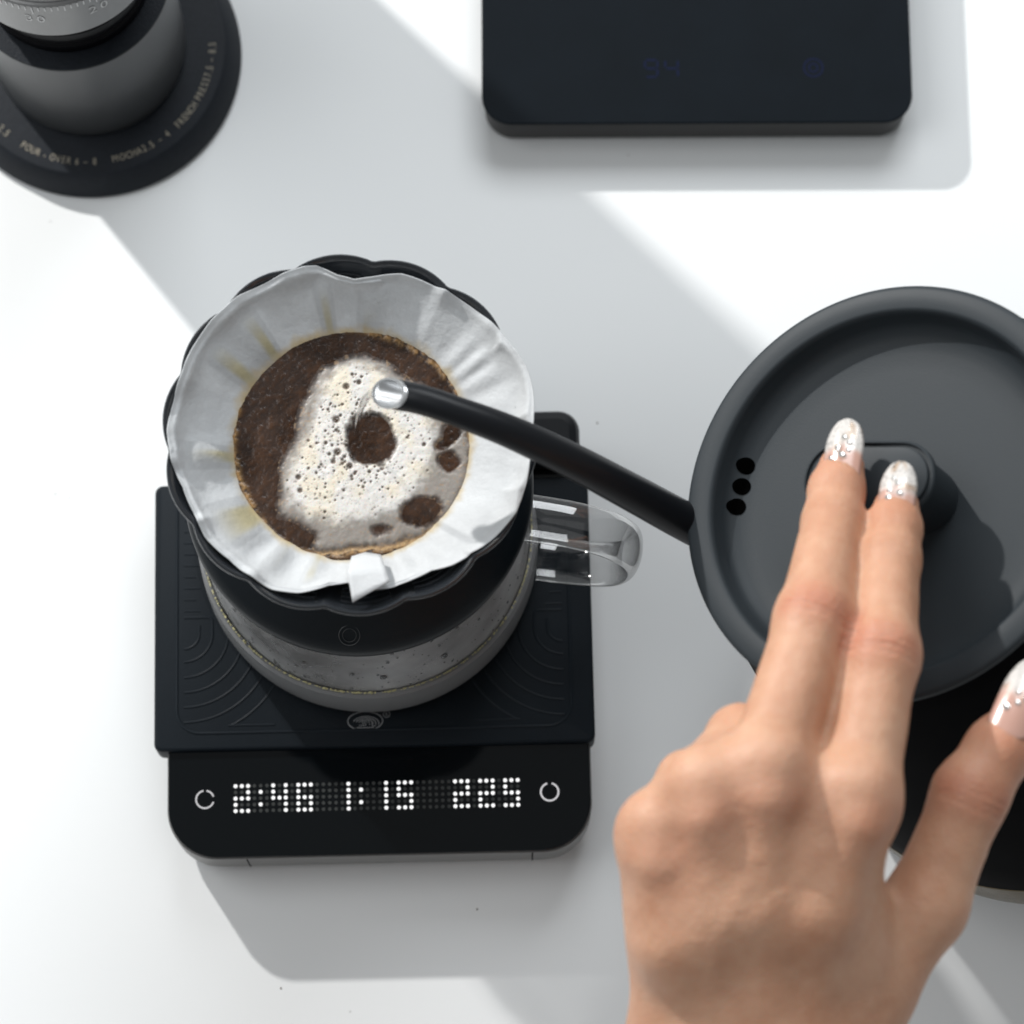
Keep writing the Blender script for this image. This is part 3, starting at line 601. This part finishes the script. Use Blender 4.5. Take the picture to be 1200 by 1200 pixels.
# knob
prk = []
for d, z in ((-1.2, -10.3), (-1.2, 8.2), (-.6, 8.9), (0, 9.6), (0, 11.2), (-.25, 11.6), (-.7, 11.8), (-.95, 10.9), (-1.75, 10.9), (-1.95, 11.8), (-2.3, 11.95)):
    prk.append((rr_loop(36.5+2*d, 20.5+2*d, 10.2+d, 12), z))
mesh('knob', *stack(prk), M['kettle'], lid, angle=40)
for px in ((61.6, -31.4, 170.0), (60.5, -36.4, 168.0), (59.3, -41.4, 166.0)):
    # project onto the floor of the lid's recess
    C0 = Vector((0, -256.4, 1000)); q = Vector(px)-C0; pl_ = Vector(LC)+nn*(-8.3); t_ = (pl_-C0).dot(nn)/q.dot(nn); a_ = kl_(C0+q*t_)
    V, F = disc(a_[0], a_[1], 0, 2.35, 24); V = [(x, y, float(np.interp(math.hypot(x, y), [0, 36, 41, 44.6, 47.4, 48.8], [-8.5, -8.6, -8.6, -8.2, -7.0, -5]))+.22) for x, y, _ in V]; mesh('vent_hole', V, F, M['hole'], lid, smooth=False)
# spout
sw = [(88, -37, 62), (70, -38, 92), (66.0, -41.9, 118.0), (49.0, -38.9, 137.0), (31.8, -34.1, 154.0), (15.7, -29.2, 168.0), (0.0, -24.1, 177.0), (-13.3, -19.9, 181.0), (-23.2, -16.6, 181.5), (-32.0, -14.3, 180.0)]
sp_ = [kl_(p) for p in spline(sw, 12)]; nsp = len(sp_); rad = np.interp(np.linspace(0, 1, nsp), [0, .3, .55, .8, 1], [9, 5.5, 4.7, 3.9, 4.0])
tdir = np.array(sp_[-1])-np.array(sp_[-2]); tdir /= np.linalg.norm(tdir); sp_ = sp_ + [tuple(np.array(sp_[-1])+tdir*q) for q in (1.2, 2.4, 3.6, 4.8, 6.0, 7.2)]
rad = list(rad)+[rad[-1]]*6; nsp = len(sp_)
V, F = tube(sp_, rad, 32, caps=False); V = np.array(V)
mouth = Vector((-.74, .0, .67)).normalized(); mo = np.array(kl_(tuple(Vector(LC)+mouth))); cen = np.array(sp_[-7])
def clampcut(A):
    d = (A-cen)@mo; over = d > 0; A = A.copy(); A[over] -= np.outer(d[over]/(tdir@mo), tdir); return A
Vi = np.vstack([np.array(sp_[j])+(V[j*32:(j+1)*32]-np.array(sp_[j]))*.88 for j in range(nsp-16, nsp)])
V = clampcut(V); Vi = clampcut(Vi)
sp_o = mesh('spout', V, F, M['spout_black'], ket, angle=50)
Fi = []; mi = 16
for j in range(mi-1):
    for i in range(32): Fi.append((j*32+(i+1) % 32, j*32+i, (j+1)*32+i, (j+1)*32+(i+1) % 32))
Fi.append(tuple(range(32))); k0 = len(Vi); lip = V[-32:]; lc_ = lip.mean(0)
Vi = np.vstack([Vi, Vi[-32:]+mo*.3, lip+(lip-lc_)*.02+mo*.3, lip+(lip-lc_)*.03-tdir*.5])
for i in range(32):
    q = (i+1) % 32; a = (mi-1)*32
    Fi += [(a+i, k0+i, k0+q, a+q), (k0+i, k0+32+i, k0+32+q, k0+q), (k0+32+i, k0+64+i, k0+64+q, k0+32+q)]
mesh('spout_lining', Vi, Fi, M['steel'], sp_o, angle=50)
mesh('reflection_band', *lathe([(80.6, -146.2), (82.75, -141), (82.75, -134), (81.6, -126.5), (80.6, -125)], 128), mat('brassy_reflection', (.13, .105, .065), .3, metal=.8, rvar=.15, cvscale=90), ket)  # brassy strip painting in the table's reflection along the lower edge
hd = spline([(-52, 0, -14), (-75, 0, -8), (-100, 0, -6), (-118, 0, -18), (-124, 0, -45), (-121, 0, -80), (-114, 0, -112)], 8)
mesh('handle', *tube(hd, 9, 20, flat=(.8, 1.1)), M['kettle_black'], ket, angle=50)

# ------------------------------------------------------------------ second scale (back)
C2 = (58.8, 199.3, 0); R2 = Matrix.Rotation(math.radians(.3), 3, 'Z')
scale2 = thing('coffee_scale', 'plain black flat scale with faint blue 94, alone at the back of the table', 'scale', C2, R2)
V, F = stack([(rr_loop(135.5+2*d, 150+2*d, 9+d, 10), z) for d, z in ((-3, 0), (-3, .8), (-.4, 1.6), (0, 3), (0, 14.0), (-.3, 14.6))]); mesh('body', V, F, mat('scale_side_grey', (.028, .028, .028), .5, spec=.25, bump=.1), scale2)
V, F = rbox(137.6, 151, 14.9, 16.2, 9.5, .4); mesh('top_plate', V, F, mat('scale_plate_black', (.0035, .006, .009), .5, bump=.2, bscale=2200, spec=.07, colvar=.25), scale2)
def s2(p): return (p[0]-C2[0], p[1]-C2[1])
seg = {'9': 'abcdfg', '4': 'bcfg'}
for ch, pc in (('9', (44.3, 142.5, 16.2)), ('4', (50.8, 142.5, 16.2))):
    x, y = s2(pc); w_, h_ = 2.0, 2.9; mb = MB(); z = 16.24
    SG = {'a': ((-w_, h_), (w_, h_)), 'b': ((w_, h_), (w_, 0)), 'c': ((w_, 0), (w_, -h_)), 'd': ((-w_, -h_), (w_, -h_)), 'f': ((-w_, h_), (-w_, 0)), 'g': ((-w_, 0), (w_, 0))}
    for s_ in seg[ch]:
        (x0, y0), (x1, y1) = SG[s_]; dx, dy = (x1-x0)*.12, (y1-y0)*.12
        mb.add(ribbon([(x+x0+dx, y+y0+dy), (x+x1-dx, y+y1-dy)], .6, z))
    mb.build('faint_digit', M['blue'], scale2, smooth=False)
x, y = s2((96.2, 142.5, 16.2)); mb = MB(); mb.add(ribbon(arc(x, y, 3.0, 0, 360, 30)[:-1], .5, 16.24, True)); mb.add(ribbon(arc(x, y, 1.4, 0, 360, 20)[:-1], .5, 16.24, True)); mb.build('power_icon', M['blue'], scale2, smooth=False)

# ------------------------------------------------------------------ grinder and its base
GC = (-136.0, 152.2)
gb = thing('grinder_base', 'round black base printed with tan brew settings, under the coffee grinder', 'base', (GC[0], GC[1], 0))
mesh('base_disc', *lathe([(46.8, 0), (48, .8), (48, 2.2), (44.2, 9.4), (43.4, 10.2), (42.6, 10.4), (1e-7, 10.4)], 128), M['grbase'], gb, angle=30)
def curved(text, rad, a_mid, size, z, name, arclen=20, parent=None):
    mb = MB(); n = len(text); w = []
    for ch in text: w.append({' ': .33, '-': .42, '.': .28, '–': .7, 'I': .3, '1': .45, 'M': .82, 'O': .72, 'W': .9}.get(ch, .58)*size)
    k_ = arclen/sum(w); w = [q*k_ for q in w]; tot = arclen; s = -tot/2; gx = min(1.0, k_*.80)
    for ch, wi in zip(text, w):
        a = math.radians(a_mid)+(s+wi/2)/rad; s += wi
        if ch == ' ': continue
        V, F = glyph(ch, size); th = a+math.pi/2; c_, s__ = math.cos(th), math.sin(th)
        mb.add(([(rad*math.cos(a)+gx*x*c_-(y)*s__, rad*math.sin(a)+gx*x*s__+(y)*c_, z) for x, y, _ in V], F))
    return mb.build(name, M['tan_print'], parent, smooth=False)
def ga(px, py):   # helper for angles on the base
    return math.degrees(math.atan2(py, px))
def gang(p): return math.degrees(math.atan2(p[1]-GC[1], p[0]-GC[0]))
curved('MOCHA2.5 – 4', 40.4, gang((-116.8, 114.0, 10.4)), 3.3, 10.45, 'printed_text', 21.5, gb)
curved('FRENCH PRESS7.5 – 8.5', 40.4, gang((-98.0, 137.8, 10.4)), 3.3, 10.45, 'printed_text', 33, gb)
curved('POUR - OVER 6 – 8', 40.4, gang((-145.7, 112.8, 10.4)), 3.3, 10.45, 'printed_text', 26.5, gb)
curved('– 2.5', 40.4, gang((-163.6, 125.0, 10.4)), 3.3, 10.45, 'printed_text', 8, gb)
gr = thing('coffee_grinder', 'dark grey metal hand grinder with numbered dial ring, standing on its round base', 'grinder', (GC[0], GC[1], 10.5))
mesh('body', *lathe([(29.5, 0), (30.6, .8), (31, 2), (31.3, 30), (31.6, 55), (31.6, 57.2), (31.2, 57.6), (1e-7, 57.6)], 128), M['grinder'], gr, angle=30)
mesh('body_lip', *lathe([(31.4, 57.7), (31.6, 58.2), (27.6, 58.5), (24, 58.5), (1e-7, 58.5)], 96), M['grbase'], gr, angle=30)
mesh('neck', *lathe([(26.0, 58.6), (26.2, 63), (25.4, 63.6), (25.4, 68), (26.4, 68.6), (26.4, 72), (25, 73), (25, 82), (1e-7, 82)], 96), M['grblack'], gr, angle=30)
dial = mesh('dial_ring', *lathe([(24, 81.5), (29.6, 81.5), (30.4, 82.3), (30.4, 103.2), (30.0, 103.8), (29.3, 104.0), (29.3, 118), (28.6, 119), (1e-7, 119)], 128), M['dial'], gr, angle=30)
def on_dial(V, a, z, R=30.56): # wrap flat glyph on the dial's side; x along circumference, y up
    return [((R)*math.cos(a+x/R), (R)*math.sin(a+x/R), z+y) for x, y, _ in V]
a30 = math.radians(-90-6.6)
mb = MB()
for k_ in range(-12, 26):
    a = a30+math.radians(3.6*k_); hgt = 4.6 if k_ % 10 == 0 else (3.4 if k_ % 5 == 0 else 2.5)
    mb.add((on_dial([(-.22, -hgt, 0), (.22, -hgt, 0), (.22, 0, 0), (-.22, 0, 0)], a, 103.0), [(0, 1, 2, 3)]))
mb.build('dial_ticks', M['tick'], dial, smooth=False)
for txt, k_ in (('30', 0), ('20', 10)):
    mb = MB()
    for i, ch in enumerate(txt):
        V, F = glyph(ch, 6.2); mb.add((on_dial([(x*.85+(i-.5)*3.6, y, 0) for x, y, _ in V], a30+math.radians(3.6*k_), 92.6), F))
    mb.build('dial_number', M['tick'], dial, smooth=False)
mesh('top_cap', *lathe([(28, 119.2), (28.4, 140), (26, 150), (18, 153), (6, 154), (6, 160), (1e-7, 160)], 96), M['grinder'], gr, angle=30)
mesh('crank_arm', *rbox(74, 9, 160.2, 163.4, 4, .8, c=(-30, 10)), M['grinder'], gr)
mesh('crank_knob', *lathe([(5, 163.6), (6, 168), (11, 176), (12.5, 184), (10, 191), (1e-7, 193)], 48, c=(-60, 10)), M['grblack'], gr)

# ------------------------------------------------------------------ unseen cylinder added beyond the frame to throw the broad shadow
CC = (-145, 235, 0)
cn = thing('shadow_caster', 'tall slim black cylinder added beyond the frame to throw the broad diagonal shadow', 'shadow caster', (CC[0], CC[1], 0))
mesh('body', *lathe([(25.5, 0), (26.5, 1), (26.5, 205), (25.5, 206), (1e-7, 206)], 64), M['grinder'], cn, angle=30)
mesh('lid', *lathe([(27, 206.2), (27.3, 207), (27.3, 222), (26, 224), (1e-7, 224.5)], 64), M['grblack'], cn, angle=30)

mb = MB()
for i in range(9):
    x, y = rng.uniform(-150, 150), rng.uniform(-150, 150); r = rng.uniform(.1, .22)
    mb.add(blob((x, y, 0.0), r, (.01, .02, 1), .7, 5))
for x, y in ((-10.6, -125), (27, 29), (-70, -149), (95, 60)): mb.add(blob((x, y, 0), .3, (.01, .02, 1), .7, 6))
tag(mb.build('stray_coffee_grounds', M['slurry_dry'], None, angle=0), 'tiny stray coffee grounds scattered over the white table top', 'coffee grounds', kind='stuff')
# ------------------------------------------------------------------ hand
def J(p, r): return (np.array(p, float), float(r))
joints = dict(
 m_tip=J((84.8, -35.4, 184.0), 6.0), m_mid=J((83.1, -42.4, 187.5), 7.0), m_dip=J((81.3, -52.2, 193.0), 7.7), m_pip=J((74.1, -81.8, 211.0), 9.0), m_mcp=J((60.5, -121.8, 225.0), 9.8),
 i_tip=J((97.9, -47.5, 190.5), 5.8), i_mid=J((96.8, -54.1, 193.5), 6.9), i_dip=J((94.8, -63.6, 199.0), 7.6), i_pip=J((90.6, -90.8, 213.0), 8.6), i_mcp=J((82.5, -127.3, 221.0), 10.0),
 r_mcp=J((45.7, -126.2, 223.0), 9.6), r_pip=J((56.3, -110.1, 203.0), 8.2), r_dip=J((65.6, -112.2, 182.0), 7.4), r_tip=J((68.6, -118.9, 170.0), 6.6),
 p_mcp=J((34.5, -135.4, 216.0), 8.8), p_pip=J((43.4, -119.9, 198.0), 7.6), p_dip=J((52.7, -120.5, 180.0), 6.8), p_tip=J((56.6, -125.1, 168.0), 6.0),
 t_tip=J((124.6, -105.8, 198.0), 6.8), t_mid=J((120.6, -111.5, 199.0), 8.4), t_ip=J((112.8, -123.0, 199.0), 8.9), t_mcp=J((101.6, -149.6, 193.0), 10.0), t_cmc=J((74.5, -184.8, 184.0), 12.5),
 w_i=J((67.7, -185.3, 190.0), 13), w_m=J((60.1, -186.7, 194.0), 13.5), w_r=J((51.9, -186.6, 193.0), 13), w_p=J((43.1, -186.1, 187.0), 12.5),
 f_i=J((67.8, -267.1, 168.0), 19), f_p=J((48.0, -267.1, 168.0), 20), e_i=J((85.5, -339.8, 150.0), 27), e_p=J((52.1, -339.8, 150.0), 27))
cap = [('m_tip','m_mid'),('m_mid','m_dip'),('m_dip','m_pip'),('m_pip','m_mcp'),('i_tip','i_mid'),('i_mid','i_dip'),('i_dip','i_pip'),('i_pip','i_mcp'),
 ('r_mcp','r_pip'),('r_pip','r_dip'),('r_dip','r_tip'),('p_mcp','p_pip'),('p_pip','p_dip'),('p_dip','p_tip'),('t_tip','t_mid'),('t_mid','t_ip'),('t_ip','t_mcp'),('t_mcp','t_cmc')]
palm = [('m_mcp','w_m'),('i_mcp','w_i'),('r_mcp','w_r'),('p_mcp','w_p'),('w_i','f_i'),('w_p','f_p'),('w_m','f_i'),('w_r','f_p'),('f_i','e_i'),('f_p','e_p'),('t_cmc','w_i'),('t_cmc','f_i')]
HS = .85
lo = np.array([8., -322, 125]); hi = np.array([150., 45, 250])
gx, gy, gz = [np.arange(lo[i], hi[i], HS) for i in range(3)]
GX, GY, GZ = np.meshgrid(gx, gy, gz, indexing='ij'); GX = GX.astype(np.float32); GY = GY.astype(np.float32); GZ = GZ.astype(np.float32)
def rcone(a, ra, b, rb, sx=(slice(None),)):
    d = b-a; L2 = float(d@d); t = ((GX[sx]-a[0])*d[0]+(GY[sx]-a[1])*d[1]+(GZ[sx]-a[2])*d[2])/L2; np.clip(t, 0, 1, out=t)
    return np.sqrt((GX[sx]-a[0]-t*d[0])**2+(GY[sx]-a[1]-t*d[1])**2+(GZ[sx]-a[2]-t*d[2])**2)-(ra+(rb-ra)*t)
def smin(a, b, k): h = np.maximum(k-np.abs(a-b), 0)/k; return np.minimum(a, b)-h*h*k*.25
fld = np.full(GX.shape, 60., np.float32)
def put(fn, a, b, r, k):
    m = r+k+8; p0 = np.minimum(a, b)-m; p1 = np.maximum(a, b)+m
    s = tuple(slice(max(0, int((p0[i]-lo[i])/HS)), max(1, int((p1[i]-lo[i])/HS)+2)) for i in range(3))
    if any(q.start >= q.stop for q in s): return
    fld[s] = smin(fld[s], fn(s), k)
def cp(a, ra, b, rb, k=3): put(lambda s: rcone(a, ra, b, rb, s), a, b, max(ra, rb), k)
def jp(n): return joints[n][0]
def jr(n): return joints[n][1]
for a, b_ in palm: cp(jp(a), jr(a), jp(b_), jr(b_), 13)
# flesh between the metacarpals and below the palm
for a, b_ in (('i_mcp','m_mcp'),('m_mcp','r_mcp'),('r_mcp','p_mcp')):
    mid_ = (jp(a)+jp(b_))/2+np.array([0, -7, -3.5]); q = (jp(a.replace('mcp', 'mcp'))+jp(b_))/2+np.array([0, -30, -6]); cp(mid_, 8.5, q, 10, 9)
cp((jp('i_mcp')+jp('w_i'))/2+np.array([6., 4, -7]), 10, (jp('t_mcp')*.35+jp('t_cmc')*.65)+np.array([-2, 0, 0]), 11.5, 12)   # thumb web
cp((jp('i_mcp')*.45+jp('w_i')*.55)+np.array([4., 0, -5]), 11, jp('t_mcp')*.5+jp('t_cmc')*.5, 11, 10)
for a, b_ in cap:
    k = 4.5 if ('mcp' in b_ or 'mcp' in a) else 2.5
    if a[0] == 'm' and b_ == 'm_mcp' or a[0] == 'i' and b_ == 'i_mcp': k = 5
    cp(jp(a), jr(a), jp(b_), jr(b_), k)
# joint pads and knuckles
up = np.array([0, .1, 1.]); up /= np.linalg.norm(up)
for n_, r, dz in (('i_mcp', 7.6, 4.6), ('m_mcp', 7.6, 4.6), ('r_mcp', 7.0, 4.4), ('p_mcp', 6.8, 3.8)): c = jp(n_)+up*dz; cp(c, r, c+np.array([0, -5., -1]), r, 6)
for n_, r, dz in (('i_pip', 7.4, .9), ('m_pip', 7.7, .9), ('t_ip', 8.0, .8), ('r_pip', 7.4, 1.2), ('p_pip', 6.6, 1.2)): c = jp(n_)+up*dz; cp(c, r, c+np.array([0, .6, 0]), r, 3)
# extensor tendons: low ridges on the back of the hand
for n_, w_, z1 in (('i_mcp', 'w_i', 9.6), ('m_mcp', 'w_m', 9.8), ('r_mcp', 'w_r', 9.5), ('p_mcp', 'w_p', 8.7)):
    a = jp(n_)+np.array([0, -9, z1-1.6]); b_ = jp(w_)*.8+jp(n_)*.2+np.array([0, 0, 10.5]); cp(a, 2.0, b_, 1.6, 8)
for ax_ in range(3):
    ia = [slice(None)]*3; ia[ax_] = 0; fld[tuple(ia)] = 2.; ia[ax_] = -1; fld[tuple(ia)] = 2.
# --- surface nets
def surf_nets(f, lo, h):
    s = f < 0; nx, ny, nz = f.shape
    c = np.zeros((nx-1, ny-1, nz-1), np.int8)
    for dx in (0, 1):
        for dy in (0, 1):
            for dz in (0, 1): c += s[dx:nx-1+dx, dy:ny-1+dy, dz:nz-1+dz]
    act = (c > 0) & (c < 8); ix = np.argwhere(act); idx = -np.ones(act.shape, np.int64); idx[act] = np.arange(len(ix))
    acc = np.zeros((len(ix), 3)); cnt = np.zeros(len(ix)); X0, Y0, Z0 = ix.T
    corners = [(0,0,0),(1,0,0),(0,1,0),(1,1,0),(0,0,1),(1,0,1),(0,1,1),(1,1,1)]
    for a in corners:
        for ax in range(3):
            if a[ax] == 0:
                b_ = list(a); b_[ax] = 1; va = f[X0+a[0], Y0+a[1], Z0+a[2]]; vb = f[X0+b_[0], Y0+b_[1], Z0+b_[2]]
                m = (va < 0) != (vb < 0); t = np.where(m, va/(va-vb+1e-20), 0)
                p = np.array(a, float)[None, :]+t[:, None]*(np.array(b_)-np.array(a))[None, :]; acc[m] += p[m]; cnt[m] += 1
    V = lo+(ix+acc/cnt[:, None])*h; Fs = []
    for ax in range(3):
        sl0 = [slice(1, -1)]*3; sl0[ax] = slice(0, -1); sl1 = list(sl0); sl1[ax] = slice(1, None)
        a = s[tuple(sl0)]; b_ = s[tuple(sl1)]; e = np.argwhere(a != b_); sg = a[tuple(e.T)]
        off = np.array([1, 1, 1]); off[ax] = 0; e = e+off; u, v_ = [(1, 2), (2, 0), (0, 1)][ax]
        def q(du, dv): g = e.copy(); g[:, u] -= du; g[:, v_] -= dv; return idx[tuple(g.T)]
        A_ = np.stack([q(1, 1), q(0, 1), q(0, 0), q(1, 0)], 1); A_[~sg] = A_[~sg][:, ::-1]; Fs.append(A_)
    return V, np.vstack(Fs)
HV, HF = surf_nets(fld, lo, HS)
# laplacian smoothing
E_ = np.unique(np.sort(np.vstack([HF[:, [0, 1]], HF[:, [1, 2]], HF[:, [2, 3]], HF[:, [3, 0]]]), 1), axis=0)
deg = np.bincount(E_.ravel(), minlength=len(HV))[:, None]
def smooth(A, it, lam=.6):
    for _ in range(it):
        s = np.zeros_like(A)
        for d in range(A.shape[1]): s[:, d] = np.bincount(E_[:, 0], A[E_[:, 1], d], len(A))+np.bincount(E_[:, 1], A[E_[:, 0], d], len(A))
        A = A+lam*(s/deg-A)
    return A
HV = smooth(HV, 3)
# vertex normals
def vnorm(V, F):
    n_ = np.cross(V[F[:, 2]]-V[F[:, 0]], V[F[:, 3]]-V[F[:, 1]]); N = np.zeros_like(V)
    for k_ in range(4): np.add.at(N, F[:, k_], n_)
    return N/(np.linalg.norm(N, axis=1, keepdims=True)+1e-9)
HN = vnorm(HV, HF)
disp = np.zeros(len(HV)); dors = sst(.1, .7, HN[:, 2])
red = np.zeros(len(HV)); brn = np.zeros(len(HV)); pale = np.zeros(len(HV))
def axisd(n1, n2, n3=None):
    a, b_ = jp(n1), jp(n2); d = (b_-a)/np.linalg.norm(b_-a); return d
for f_, amp in (('m', .62), ('i', .62), ('t', .5)):
    j1, j0, j2 = (f_+'_ip', f_+'_tip', f_+'_mcp') if f_ == 't' else (f_+'_pip', f_+'_dip', f_+'_mcp')
    c = jp(j1); d = axisd(j2, j1); rel = HV-c; al = rel@d; rad_ = np.linalg.norm(rel-np.outer(al, d), axis=1)
    near = (rad_ < jr(j1)*1.45)*dors; nz_ = (fbm(HV*.25, 2, 5)-.5)*1.6
    for o_, wd, am in ((-2.6, .55, .7), (-.9, .5, 1), (.9, .5, 1), (2.5, .55, .7), (4.1, .5, .4)):
        disp -= amp*am*np.exp(-((al+nz_-o_)/wd)**2)*near; brn += .35*am*np.exp(-((al+nz_-o_)/wd)**2)*near
    red += .9*np.exp(-(al/5.5)**2)*near*(.6+.8*fbm(HV*.35, 2, 9))
    if f_ != 't':
        c = jp(f_+'_dip'); d = axisd(f_+'_pip', f_+'_dip'); rel = HV-c; al = rel@d; rad_ = np.linalg.norm(rel-np.outer(al, d), axis=1); near = (rad_ < jr(f_+'_dip')*1.4)*dors
        for o_ in (-1.6, 0, 1.5): disp -= .22*np.exp(-((al+nz_*.6-o_)/.45)**2)*near; brn += .2*np.exp(-((al+nz_*.6-o_)/.5)**2)*near
        tp = jp(f_+'_tip'); red += .55*np.exp(-(np.linalg.norm(HV-tp, axis=1)/11)**2)
red += .9*np.exp(-(np.linalg.norm(HV-jp('t_tip'), axis=1)/16)**2)
for a_, b__ in (('i_mcp','m_mcp'),('m_mcp','r_mcp'),('r_mcp','p_mcp')):
    q = (jp(a_)+jp(b__))/2+np.array([0, -16, 8.]); disp -= .6*np.exp(-(np.linalg.norm((HV-q)*np.array([1, .5, 1]), axis=1)/6)**2); brn += .25*np.exp(-(np.linalg.norm((HV-q)*np.array([1, .5, 1]), axis=1)/7)**2)  # valleys between knuckles also browned, painting in their shade
for n_ in ('i_mcp', 'm_mcp', 'r_mcp', 'p_mcp'): red += .55*np.exp(-(np.linalg.norm(HV-jp(n_)-np.array([2, -6, 8.]), axis=1)/9)**2); pale += .6*np.exp(-(np.linalg.norm(HV-jp(n_)-np.array([-1, 1, 10.]), axis=1)/7)**2)
# faint veins
for pts in ([(56.4, -143.7, 228.0), (52.5, -155.3, 224.0), (48.5, -162.9, 220.0), (47.0, -176.5, 215.0)], [(72.9, -141.3, 225.0), (63.6, -153.3, 224.0), (54.7, -160.9, 220.0)], [(40.6, -142.9, 222.0), (43.7, -156.6, 218.0), (47.2, -166.4, 215.0)]):
    Q = np.array(spline(pts, 8)); dd = np.min(np.linalg.norm(HV[:, None, :2]-Q[None, :, :2], axis=2), axis=1) if len(HV) < 400000 else 0
    disp += .30*np.exp(-(dd/2.4)**2)*dors; brn += .12*np.exp(-(dd/2.6)**2)*dors
disp += (fbm(HV*.12, 3, 33)-.5)*.45 + (fbm(HV*.6, 2, 35)-.5)*.12
HV = HV+HN*disp[:, None]
skin = np.array([.525, .29, .185]); cred = np.array([.48, .165, .10]); cbrn = np.array([.36, .19, .12]); cpal = np.array([.64, .41, .28])
mott = fbm(HV*.09, 4, 55)[:, None]; mt2 = fbm(HV*.45, 3, 56)[:, None]; col = skin+(mott-.5)*np.array([.16, .15, .12])+(mt2-.5)*np.array([.05, .06, .05])
col = col*(1-np.clip(red, 0, 1)[:, None]*.6)+cred*np.clip(red, 0, 1)[:, None]*.6
col = col*(1-np.clip(brn, 0, 1)[:, None]*.65)+cbrn*np.clip(brn, 0, 1)[:, None]*.65
col = col*(1-np.clip(pale, 0, 1)[:, None]*.35)+cpal*np.clip(pale, 0, 1)[:, None]*.35
HO = jp('w_m')
person = thing('person', 'left hand of a person with glittery white nails, two fingers pressing the kettle lid knob', 'person', tuple(HO))
hand = mesh('hand', HV, HF, M['skin'], person, off=HO, col=col, angle=0)
# nails
def nail(base, tip, upv, wd, length_free, arch, seed, gems):
    b_, t_ = np.array(base, float), np.array(tip, float); d = t_-b_; L_ = np.linalg.norm(d); d /= L_
    upv = np.array(upv, float); upv -= upv@d*d; upv /= np.linalg.norm(upv); sd = np.cross(d, upv)
    nu, nv = 26, 15; V = []; C = []; Gl = []
    for i in range(nu):
        u = i/(nu-1); wv = wd*(1-.13*max(0, .35-u)/.35*0)* (math.sqrt(max(0, 1-((.12-u)/.12)**2)) if u < .12 else 1)*(1 if u < .55 else math.sqrt(max(0.0, 1-((u-.55)/.452)**2))**.9)
        wv = max(wv, .05)
        for j in range(nv):
            v_ = -1+2*j/(nv-1); zz = -arch*(v_*wv/wd)**2 + .9*math.sin(u*math.pi*.9) - .5*u*u
            p = b_+d*u*L_+sd*v_*wv+upv*zz; V.append(p)
            g_ = float(sst(.40, .60, u+(vnoise(np.array([[u*9, v_*3, seed]]), 3)[0]-.5)*.18))
            pink = np.array([.50, .29, .23]); wh = np.array([.60, .57, .54]); gold = np.array([.36, .23, .13]); q = float(sst(.5, .75, vnoise(np.array([[u*7+3, v_*2.5, seed+.5]]), 9)[0]))
            c_ = wh*(1-q*.7)+gold*q*.7; C.append(pink*(1-g_)+c_*g_); Gl.append(g_*(.35+.5*q))
    F = [(i*nv+j, (i+1)*nv+j, (i+1)*nv+j+1, i*nv+j+1) for i in range(nu-1) for j in range(nv-1)]
    V = np.array(V); fn = np.cross(V[1]-V[0], V[nv]-V[0])
    o = mesh('fingernail', V, F, M['nail'], hand, off=HO, col=np.array(C), angle=0)
    at_ = o.data.attributes.new('Glit', 'FLOAT', 'POINT'); at_.data.foreach_set('value', np.array(Gl, np.float32))
    md = o.modifiers.new('thickness', 'SOLIDIFY'); md.thickness = .0007; md.offset = 0
    r0 = random.Random(seed)
    for (u, v_, r) in gems:
        i = int(u*(nu-1)); j = int((v_+1)/2*(nv-1)); p = V[i*nv+j]+upv*.35
        mb = MB(); mb.add(blob(p, r, upv, .7, 8)); mb.build('rhinestone', M['gem'], o, off=HO, smooth=False)
upf = (-.12, .25, 1)
nail((83.1, -41.7, 192.3), (86.5, -23.4, 187.5), (-.25, .25, 1), 4.75, .5, 1.7, 2, [(.38, -.5, .8), (.42, .1, 1.1), (.5, .4, .6), (.55, -.2, .9), (.62, .3, .7), (.7, 0, .8), (.48, -.15, .7)])
nail((96.0, -53.4, 198.0), (99.3, -36.1, 192.5), (-.18, .25, 1), 4.6, .5, 1.7, 5, [(.36, -.35, 1.0), (.45, .2, .9), (.5, -.3, .7), (.6, .1, .8), (.68, -.2, .6)])
nail((120.4, -109.6, 207.0), (130.2, -89.6, 203.0), (-.10, .3, 1), 5.2, .5, 1.8, 8, [(.34, -.4, 1.1), (.42, .1, .8), (.48, .4, .7), (.55, -.1, .7)])
